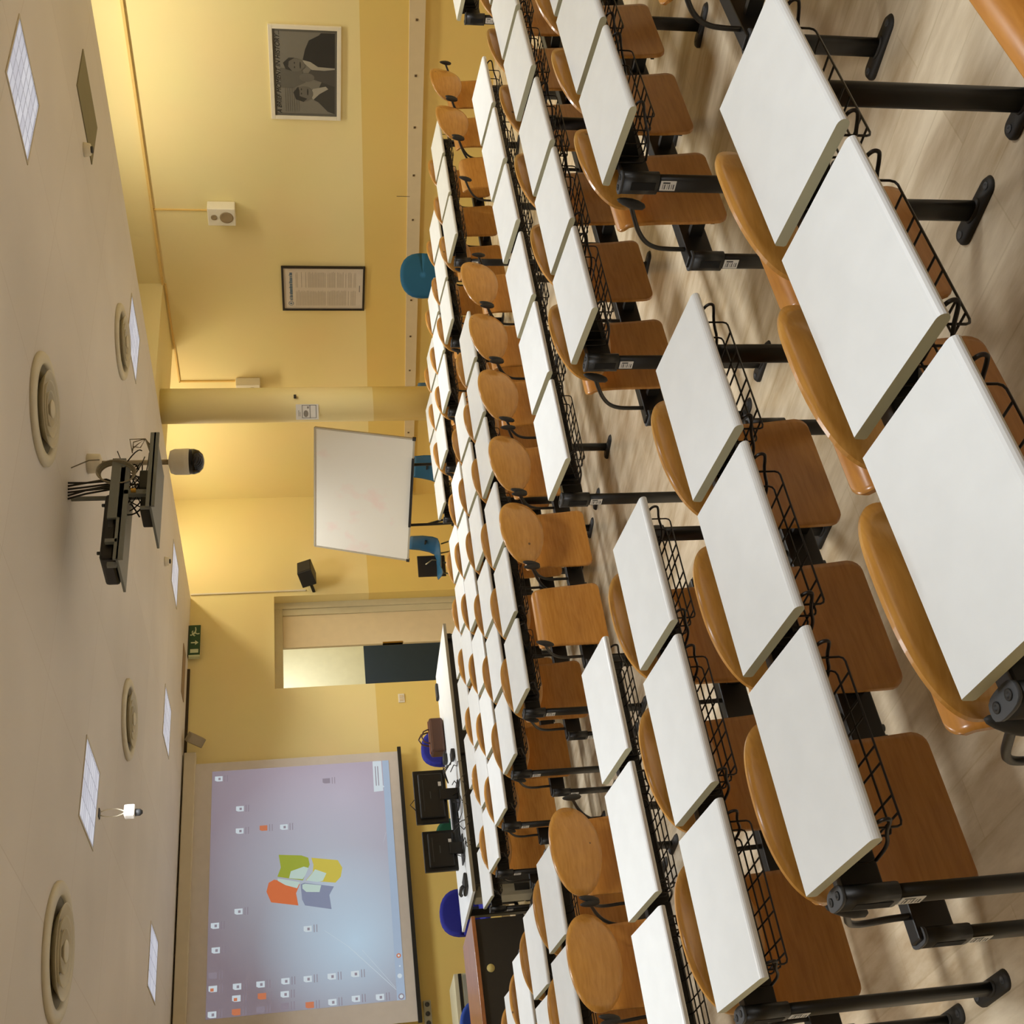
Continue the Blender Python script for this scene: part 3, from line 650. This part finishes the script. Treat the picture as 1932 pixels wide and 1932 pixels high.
t = thing('socket_rail', (3.67, FY-.02, Z(-1.2)), 'grey rail of three wall sockets below the screen corner', 'socket')
m = MB().use(mat('rail_grey', (176, 172, 150), .5)); m.box(-.22, .13, -.035, .02, -.042, .042, .004); m.build('rail', t)
for k in range(3): m = MB().use(CAP, True); m.lathe([(.026, 0), (.026, .006), (.018, .006), (.016, .002)], 20); m.build('socket', t, (.085-.1*k, -.035, 0), (math.pi/2, 0, 0))
m = MB().use(WHITEP); m.box(-.065, .065, -.012, .0, -.042, .042, .004); o = tag(m.build('light_switch', None, (7.70, FY, Z(-1.197))), 'cream double light switch on the wall left of the door', 'switch')
m = MB().use(CREAM); m.box(-.045, -.005, -.017, -.011, -.025, .025, .002); m.box(.005, .045, -.017, -.011, -.025, .025, .002); m.build('rocker', o)
def wall_speaker(loc, rot, size, ma, lab, kind):
    t = thing('loudspeaker', loc, lab, 'loudspeaker'); t.rotation_euler = rot; w, d, h = size
    m = MB().use(ma); m.box(-w/2, w/2, -d/2, d/2, -h/2, h/2, .008); m.build('cabinet', t)
    m = MB().use(BLACK); m.box(-.02, .02, d/2-.003, d/2+(.02 if kind == 'white' else .19), -.02, .02); m.build('bracket', t)
    gm = mat('driver_grey', (150, 130, 96), .7) if kind == 'white' else (mat('grille_dark', (30, 28, 26), .7) if kind == 'black' else mat('grille_pale', (160, 146, 118), .7))
    if kind == 'white':
        m = MB().use(gm, True); m.lathe([(w*.32, 0), (w*.32, .004), (w*.25, .001)], 24); m.build('woofer', t, (0, -d/2, -h*.18), (math.pi/2, 0, 0))
        m = MB().use(gm, True); m.lathe([(w*.15, 0), (w*.15, .004), (w*.1, .001)], 20); m.build('tweeter', t, (0, -d/2, h*.27), (math.pi/2, 0, 0))
    else:
        m = MB().use(gm); m.box(-w*.44, w*.44, -d/2-.006, -d/2, -h*.44, h*.44, .002); m.build('grille', t)
wall_speaker((9.62, 13.62, Z(.0)), (math.radians(-18), math.radians(0), math.radians(28)), (.34, .24, .20), mat('speaker_black', (26, 24, 20), .55), 'black loudspeaker on the front wall above the whiteboard', 'black')
wall_speaker((7.14, 13.62, Z(1.43)), (math.radians(25), math.radians(30), math.radians(-30)), (.12, .10, .22), mat('speaker_pale_grey', (150, 138, 112), .6), 'small pale tilted loudspeaker beside the screen roller', 'grey')
wall_speaker((RX-.075, 8.63, Z(.833)), (0, 0, math.radians(-90)), (.235, .14, .305), WHITEP, 'white loudspeaker on the right wall near the striped photograph', 'white')
wall_speaker((RX-.075, 11.45, Z(.69)), (0, 0, math.radians(-90)), (.235, .14, .31), WHITEP, 'white loudspeaker half hidden behind the round column', 'white')
for o in C.objects:
    if o.get('label') == 'white loudspeaker on the right wall near the striped photograph': o['label'] = 'white loudspeaker high on the right wall between the two framed posters'

# ------------------------------------------------------------------ posters on the right wall (local x along the wall towards the left of the viewer = -y)
def frame_on_wall(name, y0, y1, z0, z1, fw, fmat, lab, cat, bg):
    t = thing(name, (RX, (y0+y1)/2, Z((z0+z1)/2)), lab, cat, None, math.radians(-90)); w, h = y1-y0, z1-z0
    m = MB().use(fmat)
    m.box(-w/2, w/2, -.025, 0, h/2-fw, h/2, .003); m.box(-w/2, w/2, -.025, 0, -h/2, -h/2+fw, .003); m.box(-w/2, -w/2+fw, -.025, 0, -h/2+fw, h/2-fw, .003); m.box(w/2-fw, w/2, -.025, 0, -h/2+fw, h/2-fw, .003); m.build('frame', t)
    m = MB().use(bg); m.box(-w/2+fw, w/2-fw, -.012, -.004, -h/2+fw, h/2-fw); m.build('sheet', t)
    return t, w, h
def pp(m, poly, y=-.0125, d=.0006): m.prism(poly, y-d, y, 'y')
def textmesh(name, s_, size, parent, loc, rot, ma, shear=0.):
    cu = bpy.data.curves.new(name, 'FONT'); cu.body = s_; cu.size = size; cu.align_x = 'CENTER'; cu.extrude = .0005; cu.shear = shear
    ob = bpy.data.objects.new(name, cu); C.objects.link(ob); bpy.context.view_layer.update()
    me = bpy.data.meshes.new_from_object(ob.evaluated_get(bpy.context.evaluated_depsgraph_get())); bpy.data.objects.remove(ob); bpy.data.curves.remove(cu)
    me.materials.clear(); me.materials.append(ma); me.name = name
    return put(name, me, parent, loc, rot)
def gr(v): return mat('print_grey_%d' % v, (v, int(v*.97), int(v*.88)), .75)
# this wall faces -x: after the -90 degree turn local x runs along -y, so the viewer's left is +x local
t, w, h = frame_on_wall('framed_photograph', 6.35, 7.42, -.50, .23, .042, WHITEP, 'white framed black and white photograph of two men, headed in capitals', 'picture', gr(118))
X = lambda u: -w/2+.042+(w-.084)*u; V = lambda v: h/2-.042-(h-.084)*v
def P2(pts): return [(X(u), V(v)) for u, v in pts]
m = MB().use(gr(92)); pp(m, P2([(0, 0), (1, 0), (1, .035), (0, .035)])); pp(m, P2([(0, .035), (.03, .035), (.03, 1), (0, 1)])); pp(m, P2([(.97, .035), (1, .035), (1, 1), (.97, 1)])); pp(m, P2([(.03, .965), (.97, .965), (.97, 1), (.03, 1)])); m.build('inner_border', t)
m = MB().use(gr(96)); pp(m, P2([(.33, .10), (.56, .10), (.55, .45), (.40, .5), (.33, .3)]))
m.use(gr(100))
for k in range(7): pp(m, P2([(.05, .17+k*.035), (.34, .17+k*.035), (.34, .178+k*.035), (.05, .178+k*.035)]), -.0132)
m.build('background_tone', t)
m = MB().use(gr(44)); pp(m, P2([(.50, .965), (.52, .70), (.60, .58), (.66, .46), (.78, .50), (.88, .56), (.94, .72), (.965, .75), (.965, .965)]), -.0134)
m.use(gr(60)); pp(m, P2([(.03, .965), (.06, .85), (.17, .70), (.20, .62), (.32, .70), (.42, .76), (.50, .80), (.52, .965)]), -.0134)
m.use(gr(74)); pp(m, P2([(.36, .965), (.44, .62), (.50, .54), (.57, .60), (.58, .965)]), -.0138)
m.build('dark_suits', t)
m = MB().use(gr(158)); pp(m, P2([(.66, .46), (.63, .47), (.55, .60), (.545, .80), (.56, .965), (.575, .965), (.585, .70), (.64, .58)]), -.0142); pp(m, P2([(.20, .62), (.27, .55), (.33, .62), (.36, .82), (.33, .86), (.27, .72)]), -.0142); m.build('white_shirts', t)
def oval(u, v, a, b, n=18): return [(u+a*math.cos(2*math.pi*k/n), v+b*math.sin(2*math.pi*k/n)) for k in range(n)]
m = MB().use(gr(104)); pp(m, P2(oval(.60, .33, .075, .165)), -.0146); pp(m, P2(oval(.27, .47, .085, .15)), -.0146); pp(m, P2(oval(.46, .52, .05, .12)), -.0144); m.build('faces', t)
m = MB().use(gr(52)); pp(m, P2([(.53, .29), (.55, .19), (.62, .15), (.68, .24), (.68, .33), (.64, .24), (.58, .23)]), -.015); pp(m, P2([(.17, .46), (.20, .34), (.28, .30), (.35, .38), (.30, .40), (.24, .40), (.21, .52)]), -.015); pp(m, P2(oval(.60, .42, .04, .012)), -.015); pp(m, P2(oval(.29, .53, .04, .012)), -.015); pp(m, P2(oval(.575, .33, .012, .01)), -.015); pp(m, P2(oval(.625, .33, .012, .01)), -.015); pp(m, P2(oval(.27, .43, .012, .01)), -.015); pp(m, P2(oval(.32, .43, .012, .01)), -.015); m.build('hair_and_features', t)
textmesh('heading', 'A BRIEF MOMENT IN HISTORY...', .066, t, (.0, -.0136, V(.105)), (math.pi/2, 0, 0), gr(26), .35)
t, w, h = frame_on_wall('framed_notice', 9.44, 10.14, -.808, .20, .026, mat('black_frame', (30, 22, 14), .4), 'black framed white text notice with blue heading by the column', 'notice', mat('paper_warm', (214, 204, 190), .5))
X = lambda u: -w/2+.026+(w-.052)*u; V = lambda v: h/2-.026-(h-.052)*v
HB = mat('heading_blue', (88, 112, 134), .7)
m = MB().use(HB); pp(m, P2(oval(.135, .085, .055, .033, 24))); m.use(mat('paper_warm', (214, 204, 190), .5)); pp(m, P2(oval(.135, .085, .042, .025, 24)), -.0132); m.use(HB); pp(m, P2(oval(.135, .085, .02, .016, 12)), -.0138)
rd = random.Random(5); u = .21
while u < .90:
    du = rd.choice((.012, .02, .028)); pp(m, P2([(u, .075+rd.choice((0, 0, -.012))), (u+du, .075), (u+du, .108), (u, .108)])); u += du+rd.choice((.004, .004, .014))
m.build('blue_heading', t)
m = MB().use(mat('print_faint', (176, 166, 150), .7))
for k in range(44):
    v = .15+k*.0175
    for a, b in ((.08, .47), (.53, .92)):
        if rd.random() < .88: pp(m, P2([(a, v), (b-rd.random()*.08, v), (b-rd.random()*.03, v+.007), (a, v+.007)]))
m.use(CAP); pp(m, P2([(.42, .955), (.58, .955), (.58, .963), (.42, .963)])); m.build('text_columns', t)
# paper notice taped on the round column
t = thing('paper_notice', (9.50, 10.19, Z(-.06)), 'white paper notice with pictograms taped to the round column', 'notice', None, math.radians(-48))
m = MB().use(LABEL); m.box(-.09, .09, -.004, -.002, -.13, .13); m.build('sheet', t)
m = MB().use(CAP)
for a, b, c_, d in ((-.07, .08, -.105, -.1), (-.07, .08, .055, .06), (-.07, -.066, -.1, .055), (.076, .08, -.1, .055), (-.07, .08, -.035, -.03), (-.05, .0, .08, .084), (-.05, .02, .095, .099)): m.box(a, b, -.0055, -.0038, c_, d)
m.use(mat('pictogram_grey', (140, 134, 124), .7)).prism(oval(-.02, .015, .04, .028), -.0055, -.0038, 'y'); m.box(.04, .065, -.0055, -.0038, -.02, .0); m.build('pictograms', t)
m = MB().use(RUB); m.box(-.02, .02, -.02, .01, -.015, .015, .004); tag(m.build('thermostat', None, (9.63, 10.07, Z(.075))), 'small black thermostat at the top of the column notice', 'thermostat')

# ------------------------------------------------------------------ furniture at the front
# long white desk
t = thing('teacher_desk', (5.62, 11.85, 0), 'long white teacher desk with grey edge carrying two monitors', 'desk')
m = MB().use(DESK); m.box(-1.55, 1.55, -.60, .58, .736, .764, .003)
me_ = m.mesh('top'); put('top', me_, t)
m = MB().use(mat('grey_edge', (150, 142, 122), .5)); m.box(-1.552, 1.552, -.606, -.601, .732, .764); m.build('edge_band', t)
m = MB().use(BLACK); m.box(-1.45, 1.45, -.50, -.46, .60, .735, .004); m.box(-1.45, -1.38, -.56, .5, .68, .73, .004); m.box(1.38, 1.45, -.56, .5, .68, .73, .004); m.build('under_frame', t)
for x in (-1.42, 0, 1.42):
    m = MB().use(BLACK); m.box(x-.035, x+.035, -.54, -.46, 0, .72, .004); m.build('leg', t); m = MB().use(BLACK); m.box(x-.035, x+.035, .38, .46, 0, .72, .004); m.build('leg', t)
m = MB().use(mat('modesty_black', (24, 23, 21), .6)); m.box(-.72, 1.40, -.49, -.47, .18, .60); m.build('modesty_panel', t)
DZt = .766
def monitor(x, y, w, h, zb, lab):
    t = thing('monitor', (x, y, DZt), lab, 'monitor', None, 0)
    K = mat('monitor_black', (24, 23, 20), .45)
    m = MB().use(K); m.box(-w/2, w/2, -.012, .03, zb, zb+h, .006); m.build('bezel', t)
    m = MB().use(K); m.box(-w*.42, w*.42, -.045, -.008, zb+h*.10, zb+h*.86, .014); m.build('rear_cover', t)
    m = MB().use(K); m.box(-.06, .06, -.055, -.02, .01, zb+.08, .006); m.build('stand', t)
    m = MB().use(K); m.box(-.13, .13, -.10, .12, 0, .014, .005); m.build('base', t)
    m = MB().use(mat('screen_dark', (12, 14, 18), .2)); m.box(-w/2+.015, w/2-.015, .0295, .0315, zb+.015, zb+h-.015); m.build('display', t)
    m = MB().use(LABEL); m.box(w*.16, w*.24, -.0475, -.0445, zb+h*.16, zb+h*.25); m.use(CAP); m.box(-.04, .04, -.047, -.0445, zb+h*.5, zb+h*.53); m.box(-w*.3, w*.3, -.047, -.0445, zb+h*.72, zb+h*.735); m.build('label', t)
monitor(5.20, 11.5, .59, .34, .125, 'larger black monitor seen from behind with cables, right one of two')
monitor(4.645, 11.6, .43, .345, .065, 'smaller black monitor seen from behind, left one of two')
m = MB().use(BLACK); m.box(-.30, .30, -.05, .05, 0, .07, .02); tag(m.build('soundbar', None, (4.98, 11.74, DZt)), 'long black bar lying on the desk behind the monitors', 'speaker')
t = thing('desk_phone', (4.28, 11.62, DZt), 'black desk telephone at the left end of the white desk', 'telephone', None, math.radians(8))
m = MB().use(RUB); m.box(-.085, .085, -.10, .10, 0, .035, .015); m.build('body', t)
m = MB().use(RUB, True); m.tube([(-.07, -.09, .055), (-.07, -.06, .068), (-.07, .06, .068), (-.07, .09, .055)], .019, 8); m.build('handset', t)
m = MB().use(mat('cable_dark', (40, 37, 34), .5), True); rd = random.Random(11)
for k in range(9):
    x = 5.45-.12*k+rd.uniform(-.05, .05); y = 11.36
    m.tube([(x, 11.46, DZt+.02+rd.random()*.08), (x+rd.uniform(-.06, .06), 11.40, DZt+.04*rd.random()+.01), (x+rd.uniform(-.1, .1), 11.33, DZt+.006), (x+rd.uniform(-.1, .1), 11.252, DZt+.004), (x+.02, 11.24, DZt-.06)], .005, 6)
for k in range(4): m.tube([(5.60+.03*k, 11.42, DZt+.01), (5.52, 11.38+.02*k, DZt+.06), (5.42+.03*k, 11.45, DZt+.14), (5.32, 11.46, DZt+.10)], .006, 6)
m.tube([(5.04, 11.47, DZt+.30+.16), (5.10, 11.45, DZt+.52), (5.16, 11.46, DZt+.47)], .005, 6)
tag(m.build('cable_bundle'), 'tangle of black cables hanging from the monitors over the white desk', 'cables')
m = MB().use(mat('adapter_black', (20, 19, 18), .5)); m.box(-.05, .05, -.07, .07, 0, .04, .01); tag(m.build('power_adapter', None, (5.66, 11.5, DZt)), 'black adapter box beside the larger monitor', 'adapter')
# brown bag
t = thing('leather_bag', (6.25, 12.22, DZt), 'brown leather briefcase with two handles on the white desk', 'bag')
m = MB().use(LEATH); m.box(-.215, .215, -.09, .09, .004, .17, .03); m.build('body', t)
m = MB().use(mat('leather_trim', (150, 96, 68), .4)); m.box(-.205, .205, -.012, .012, .165, .178, .004); m.build('top_trim', t)
for y in (-.035, .04):
    m = MB().use(LEATH, True); m.tube([(-.085, y, .14), (-.085, y, .19), (-.065, y, .235+.02*(y > 0)), (0, y, .262+.03*(y > 0)), (.065, y, .235+.02*(y > 0)), (.085, y, .19), (.085, y, .14)], .009, 8); m.build('handle', t)
m = MB().use(RUB); m.box(-.10, .10, -.05, .05, 0, .03, .012); tag(m.build('black_object', None, (6.90, 12.33, DZt)), 'small black object at the far edge of the white desk', 'case')  # plain box standing for an unidentified black object
m = MB().use(RUB); m.box(-.05, .05, -.06, .06, 0, .045, .01); tag(m.build('glasses_case', None, (5.94, 12.16, DZt)), 'small black pouch against the brown briefcase', 'case')
# tower computer under desk
t = thing('computer_tower', (4.30, 11.62, .12), 'grey computer tower standing on a shelf under the white desk', 'computer')
m = MB().use(mat('tower_grey', (150, 144, 124), .5)); m.box(-.20, .20, -.1, .1, 0, .58, .005); m.build('case', t)
m = MB().use(BLACK); m.box(-.16, .14, -.106, -.098, .03, .18); m.build('rear_panel', t)
m = MB().use(BLACK); m.box(-.28, .28, -.2, .2, -.12, -.01, .01); m.build('stand', t)

def office_chair(x, y, rz, ma, lab, top, w, h, zf=0., arms=True):
    t = thing('office_chair', (x, y, zf), lab, 'chair', None, rz)
    m = MB().use(ma, True)
    nu, nv = 18, 14; vs = []
    def fn(u, v):
        a = 2*math.pi*u; r_ = v
        q = (abs(math.cos(a))**2.4+abs(math.sin(a))**2.4)**(1/2.4)
        X_ = w/2*r_*math.cos(a)/q; Zz = h/2*r_*math.sin(a)/q
        return (X_, -.05*(1-(X_/(w/2))**2)+.02, top-h/2+Zz), (0, 1, 0)
    m.grid(fn, 28, 6, .06); m.build('backrest', t)
    m = MB().use(ma); m.box(-.24, .24, .06, .52, .43, .50, .03); m.build('seat', t)
    m = MB().use(RUB); m.box(-.04, .04, .03, .10, .42, top-h*.6, .01); m.box(-.04, .04, .05, .3, .40, .43); m.build('spine', t)
    m = MB().use(RUB, True); m.lathe([(.03, .10), (.03, .42)], 14, (0, .28, 0)); m.build('gas_stem', t)
    m = MB().use(RUB)
    for k in range(5):
        a = 2*math.pi*k/5; m.use(RUB, True).tube([(0, .28, .11), (.28*math.cos(a), .28+.28*math.sin(a), .07)], .02, 6); m.lathe([(.025, 0), (.028, .025), (.02, .05)], 10, (.28*math.cos(a), .28+.28*math.sin(a), 0))
    m.build('star_base', t)
    if arms:
        for sg in (-1, 1): m = MB().use(RUB, True); m.tube([(sg*.25, .2, .46), (sg*.30, .18, .56), (sg*.30, .14, .68), (sg*.30, .40, .68), (sg*.30, .42, .58)], .016, 6); m.build('armrest', t)
    return t
office_chair(10.20, 8.72, math.radians(-40), BLUEF, 'teal blue office chair with armrests against the right wall', 1.07, .50, .50, fl(8.72))
office_chair(6.45, 12.95, math.radians(185), NAVYF, 'royal blue office chair behind the brown briefcase', .97, .50, .52, 0, False)
office_chair(4.44, 12.95, math.radians(180), NAVYF, 'royal blue office chair behind the left end of the white desk', .93, .52, .48, 0, False)
office_chair(5.34, 13.05, math.radians(180), mat('green_fabric', (22, 84, 58), .85), 'green office chair glimpsed between the two monitors', .89, .48, .42, 0, False)

def shell_chair(x, y, rz, lab, tablet, zf=0.):
    t = thing('shell_chair', (x, y, zf), lab, 'chair', None, rz)
    if tablet: t.scale = (1.12, 1.12, 1.12)
    m = MB().use(BLUEP, True)
    prof = [(-.25, .80), (-.235, .66), (-.205, .54), (-.17, .475), (-.10, .45), (.05, .445), (.17, .45), (.21, .435)]
    def fn(u, v):
        k = v*(len(prof)-1); i = min(int(k), len(prof)-2); f_ = k-i; y_ = prof[i][0]+(prof[i+1][0]-prof[i][0])*f_; z_ = prof[i][1]+(prof[i+1][1]-prof[i][1])*f_
        wv = .185+.045*math.sin(math.pi*min(v*1.1, 1)); x_ = wv*(2*u-1); cu = (2*u-1)**2
        return (x_, y_+.04*cu*(1-v), z_+.035*cu*v), (0, -.7, -.7)
    m.grid(fn, 12, 21, .008); m.build('shell', t)
    for sx in (-1, 1):
        for sy in (-1, 1): m = MB().use(STEEL, True); m.tube([(sx*.14, sy*.12, .44), (sx*.22, sy*.23, .0)], .010, 8); m.build('leg', t)
    if tablet:
        m = MB().use(mat('tablet_brown', (44, 36, 26), .5)); m.box(.235, .25, -.14, .14, .36, .70, .01); m.build('writing_tablet', t)
        m = MB().use(STEEL, True); m.tube([(.20, -.06, .45), (.24, -.08, .52), (.24, -.02, .60)], .010, 8); m.build('tablet_arm', t)
    m = MB().use(RUB); m.box(-.05, .05, -.215, -.203, .60, .62); m.build('hand_slot', t)
    return t
shell_chair(9.18, 12.75, math.radians(78), 'blue plastic shell chair with dark writing tablet under the speaker', True)
shell_chair(10.15, 12.2, math.radians(100), 'blue plastic shell chair half hidden under the whiteboard', False)
shell_chair(10.35, 11.0, math.radians(80), 'blue plastic shell chair behind the column under the whiteboard', False)

# whiteboard on a stand, leaning back
t = thing('whiteboard', (0, 0, 0), 'white mobile whiteboard with faint pink marks beside the column', 'whiteboard')
TL, TR = Vector((9.20, 12.40, Z(-.115))), Vector((9.74, 10.72, Z(-.150)))
BL, BR = Vector((8.93, 12.42, Z(-1.305))), Vector((9.47, 10.66, Z(-1.335)))
exx = (TR-TL).normalized(); ezz = (TL-BL).normalized(); nn = exx.cross(ezz).normalized()
if nn.x > 0: nn = -nn
def slab(m, c4, off0, off1):
    vs = [p+nn*off0 for p in c4]+[p+nn*off1 for p in c4]; m.add(vs, [(0, 1, 2, 3), (7, 6, 5, 4)]+[(i, (i+1) % 4, 4+(i+1) % 4, 4+i) for i in range(4)])
WB = bpy.data.materials.new('whiteboard_surface'); WB.use_nodes = True
nt = WB.node_tree; b = nt.nodes['Principled BSDF']; b.inputs['Roughness'].default_value = .3
tc = nt.nodes.new('ShaderNodeTexCoord'); n_ = nt.nodes.new('ShaderNodeTexNoise'); n_.inputs['Scale'].default_value = 2.6; n_.inputs['Detail'].default_value = 3.; nt.links.new(tc.outputs['Object'], n_.inputs['Vector'])
r_ = nt.nodes.new('ShaderNodeValToRGB'); r_.color_ramp.elements[0].position = .58; r_.color_ramp.elements[0].color = lin((230, 226, 212)); r_.color_ramp.elements[1].position = .9; r_.color_ramp.elements[1].color = lin((236, 196, 188))
nt.links.new(n_.outputs['Fac'], r_.inputs['Fac']); nt.links.new(r_.outputs[0], b.inputs['Base Color'])
m = MB().use(WB); slab(m, [TL, TR, BR, BL], 0, .012); m.build('panel', t)
ALU = mat('aluminium', (190, 182, 160), .4, metal=.4)
def bar(m, a, b_, wd, th0=-.006, th1=.018):
    d = (b_-a).normalized(); s_ = nn.cross(d)*wd/2; slab(m, [a-s_, b_-s_, b_+s_, a+s_], th0, th1)
for a, b_ in ((TL, TR), (BL, BR), (TL, BL), (TR, BR)): m = MB().use(ALU); bar(m, a, b_, .022); m.build('edge_rail', t)
m = MB().use(BLACK); bar(m, BL.lerp(BR, .3)+nn*-.0, BL.lerp(BR, .85), .03, -.01, .05); m.build('pen_tray', t)
for f_ in (.0, 1.): m = MB().use(RUB); bar(m, BL.lerp(BR, f_)-exx*.02, BL.lerp(BR, f_)+exx*.02, .04, -.008, .022); m.build('corner_cap', t)
for f_ in (.25, .75):
    a = BL.lerp(BR, f_)+ezz*.3-nn*.03; q = BL.lerp(BR, f_)-nn*.06
    m = MB().use(BLACK, True); m.tube([a, Vector((q.x+.06, q.y, Z(-1.7))), Vector((q.x+.08, q.y, .05))], .018, 8); m.tube([(q.x-.28, q.y, .03), (q.x+.42, q.y, .03)], .02, 8); m.tube([(q.x+.06, q.y, Z(-1.55)), (q.x+.33, q.y+.1, .05)], .015, 8); m.build('stand_leg', t)
m = MB().use(BLACK, True); q1, q2 = BL.lerp(BR, .25), BL.lerp(BR, .75); m.tube([(q1.x+.07, q1.y, .4), (q2.x+.07, q2.y, .4)], .015, 8); m.build('cross_rail', t)

# lectern desk, front left: wooden top, dark panels
t = thing('lectern_desk', (2.62, 10.45, 0), 'dark lectern desk with brown wooden top and round cable hole', 'desk')
WT = wood('lectern_veneer', (150, 92, 50), (172, 112, 66), .35, .3, False)
m = MB().use(WT); m.box(-.80, .80, -.40, .40, .93, .964, .004); m.build('top', t)
PN = mat('lectern_panel', (42, 38, 30), .5)
m = MB().use(PN); m.box(-.78, .78, -.37, -.345, .02, .93); m.build('front_panel', t)
for x in (-.78, .755): m = MB().use(PN); m.box(x, x+.025, -.345, .36, .02, .93); m.build('side_panel', t)
m = MB().use(mat('hole_pale', (214, 196, 120), .6), True); m.lathe([(.034, 0), (.034, .004)], 24); m.build('cable_hole', t, (.36, -.371, .84), (math.pi/2, 0, 0))
# cabinet behind it
t = thing('equipment_cabinet', (3.42, 13.3, 0), 'cream equipment cabinet with dark slot behind the lectern desk', 'cabinet')
m = MB().use(mat('cabinet_cream', (206, 200, 168), .5)); m.box(-.40, .40, -.30, .28, 0, .835, .006); m.build('body', t)
m = MB().use(BLACK); m.box(-.395, .395, -.306, -.298, .755, .79); m.build('slot', t)
m = MB().use(mat('drawer_grey', (150, 150, 136), .5)); m.box(-.38, .38, -.312, -.298, .40, .745, .003); m.build('drawer', t)
m = MB().use(BLACK); m.box(-.10, .10, -.325, -.310, .66, .69); m.build('handle', t)
office_chair(3.02, 12.0, math.radians(180), mat('bright_blue_fabric', (40, 76, 170), .8), 'bright blue office chair behind the lectern desk', .93, .46, .46, 0, False)

# ------------------------------------------------------------------ light from the raised side bay, the corridor, and soft surroundings
def strip(x, y, z, lx, ly, e, col, rot=(0, 0, 0)):
    L = bpy.data.lights.new('bay_lamp', 'AREA'); L.shape = 'RECTANGLE'; L.size = lx; L.size_y = ly; L.energy = e; L.color = col
    o = bpy.data.objects.new('bay_lamp', L); C.objects.link(o); o.location = (x, y, z); o.rotation_euler = rot; return o
strip(10.2, 3.5, Z(2.3), .3, 9., 150, (1., .94, .78)); strip(10.2, 12.3, Z(2.3), .3, 2.2, 45, (1., .86, .62))
strip(8.9, 15.2, Z(1.1), .6, .6, 42, (1., 1., .98))
w_ = bpy.data.worlds.new('world'); scene.world = w_; w_.use_nodes = True; w_.node_tree.nodes['Background'].inputs[0].default_value = (.9, .8, .62, 1); w_.node_tree.nodes['Background'].inputs[1].default_value = .02

# ------------------------------------------------------------------ camera (held turned on its side, as the photograph is)
M = ((.78566097, -.12962564, .60492482), (-.618002, -.11945049, .77704897), (-.02846691, -.9843418, -.1739565))
cam = bpy.data.cameras.new('camera'); cam.sensor_width = 36; cam.lens = 36*2211.03/1932; cam.clip_start = .05; cam.clip_end = 80
co = bpy.data.objects.new('camera', cam); C.objects.link(co)
R = Matrix([[M[i][1], M[i][0], -M[i][2]] for i in range(3)]).to_4x4()
co.matrix_world = Matrix.Translation((0, 0, H0)) @ R
scene.camera = co
vs = scene.view_settings; vs.view_transform = 'Standard'; vs.look = 'None'; vs.exposure = 0.; vs.gamma = 1.; vs.use_curve_mapping = False
scene.cycles.max_bounces = 8; scene.cycles.diffuse_bounces = 5; scene.cycles.use_denoising = True
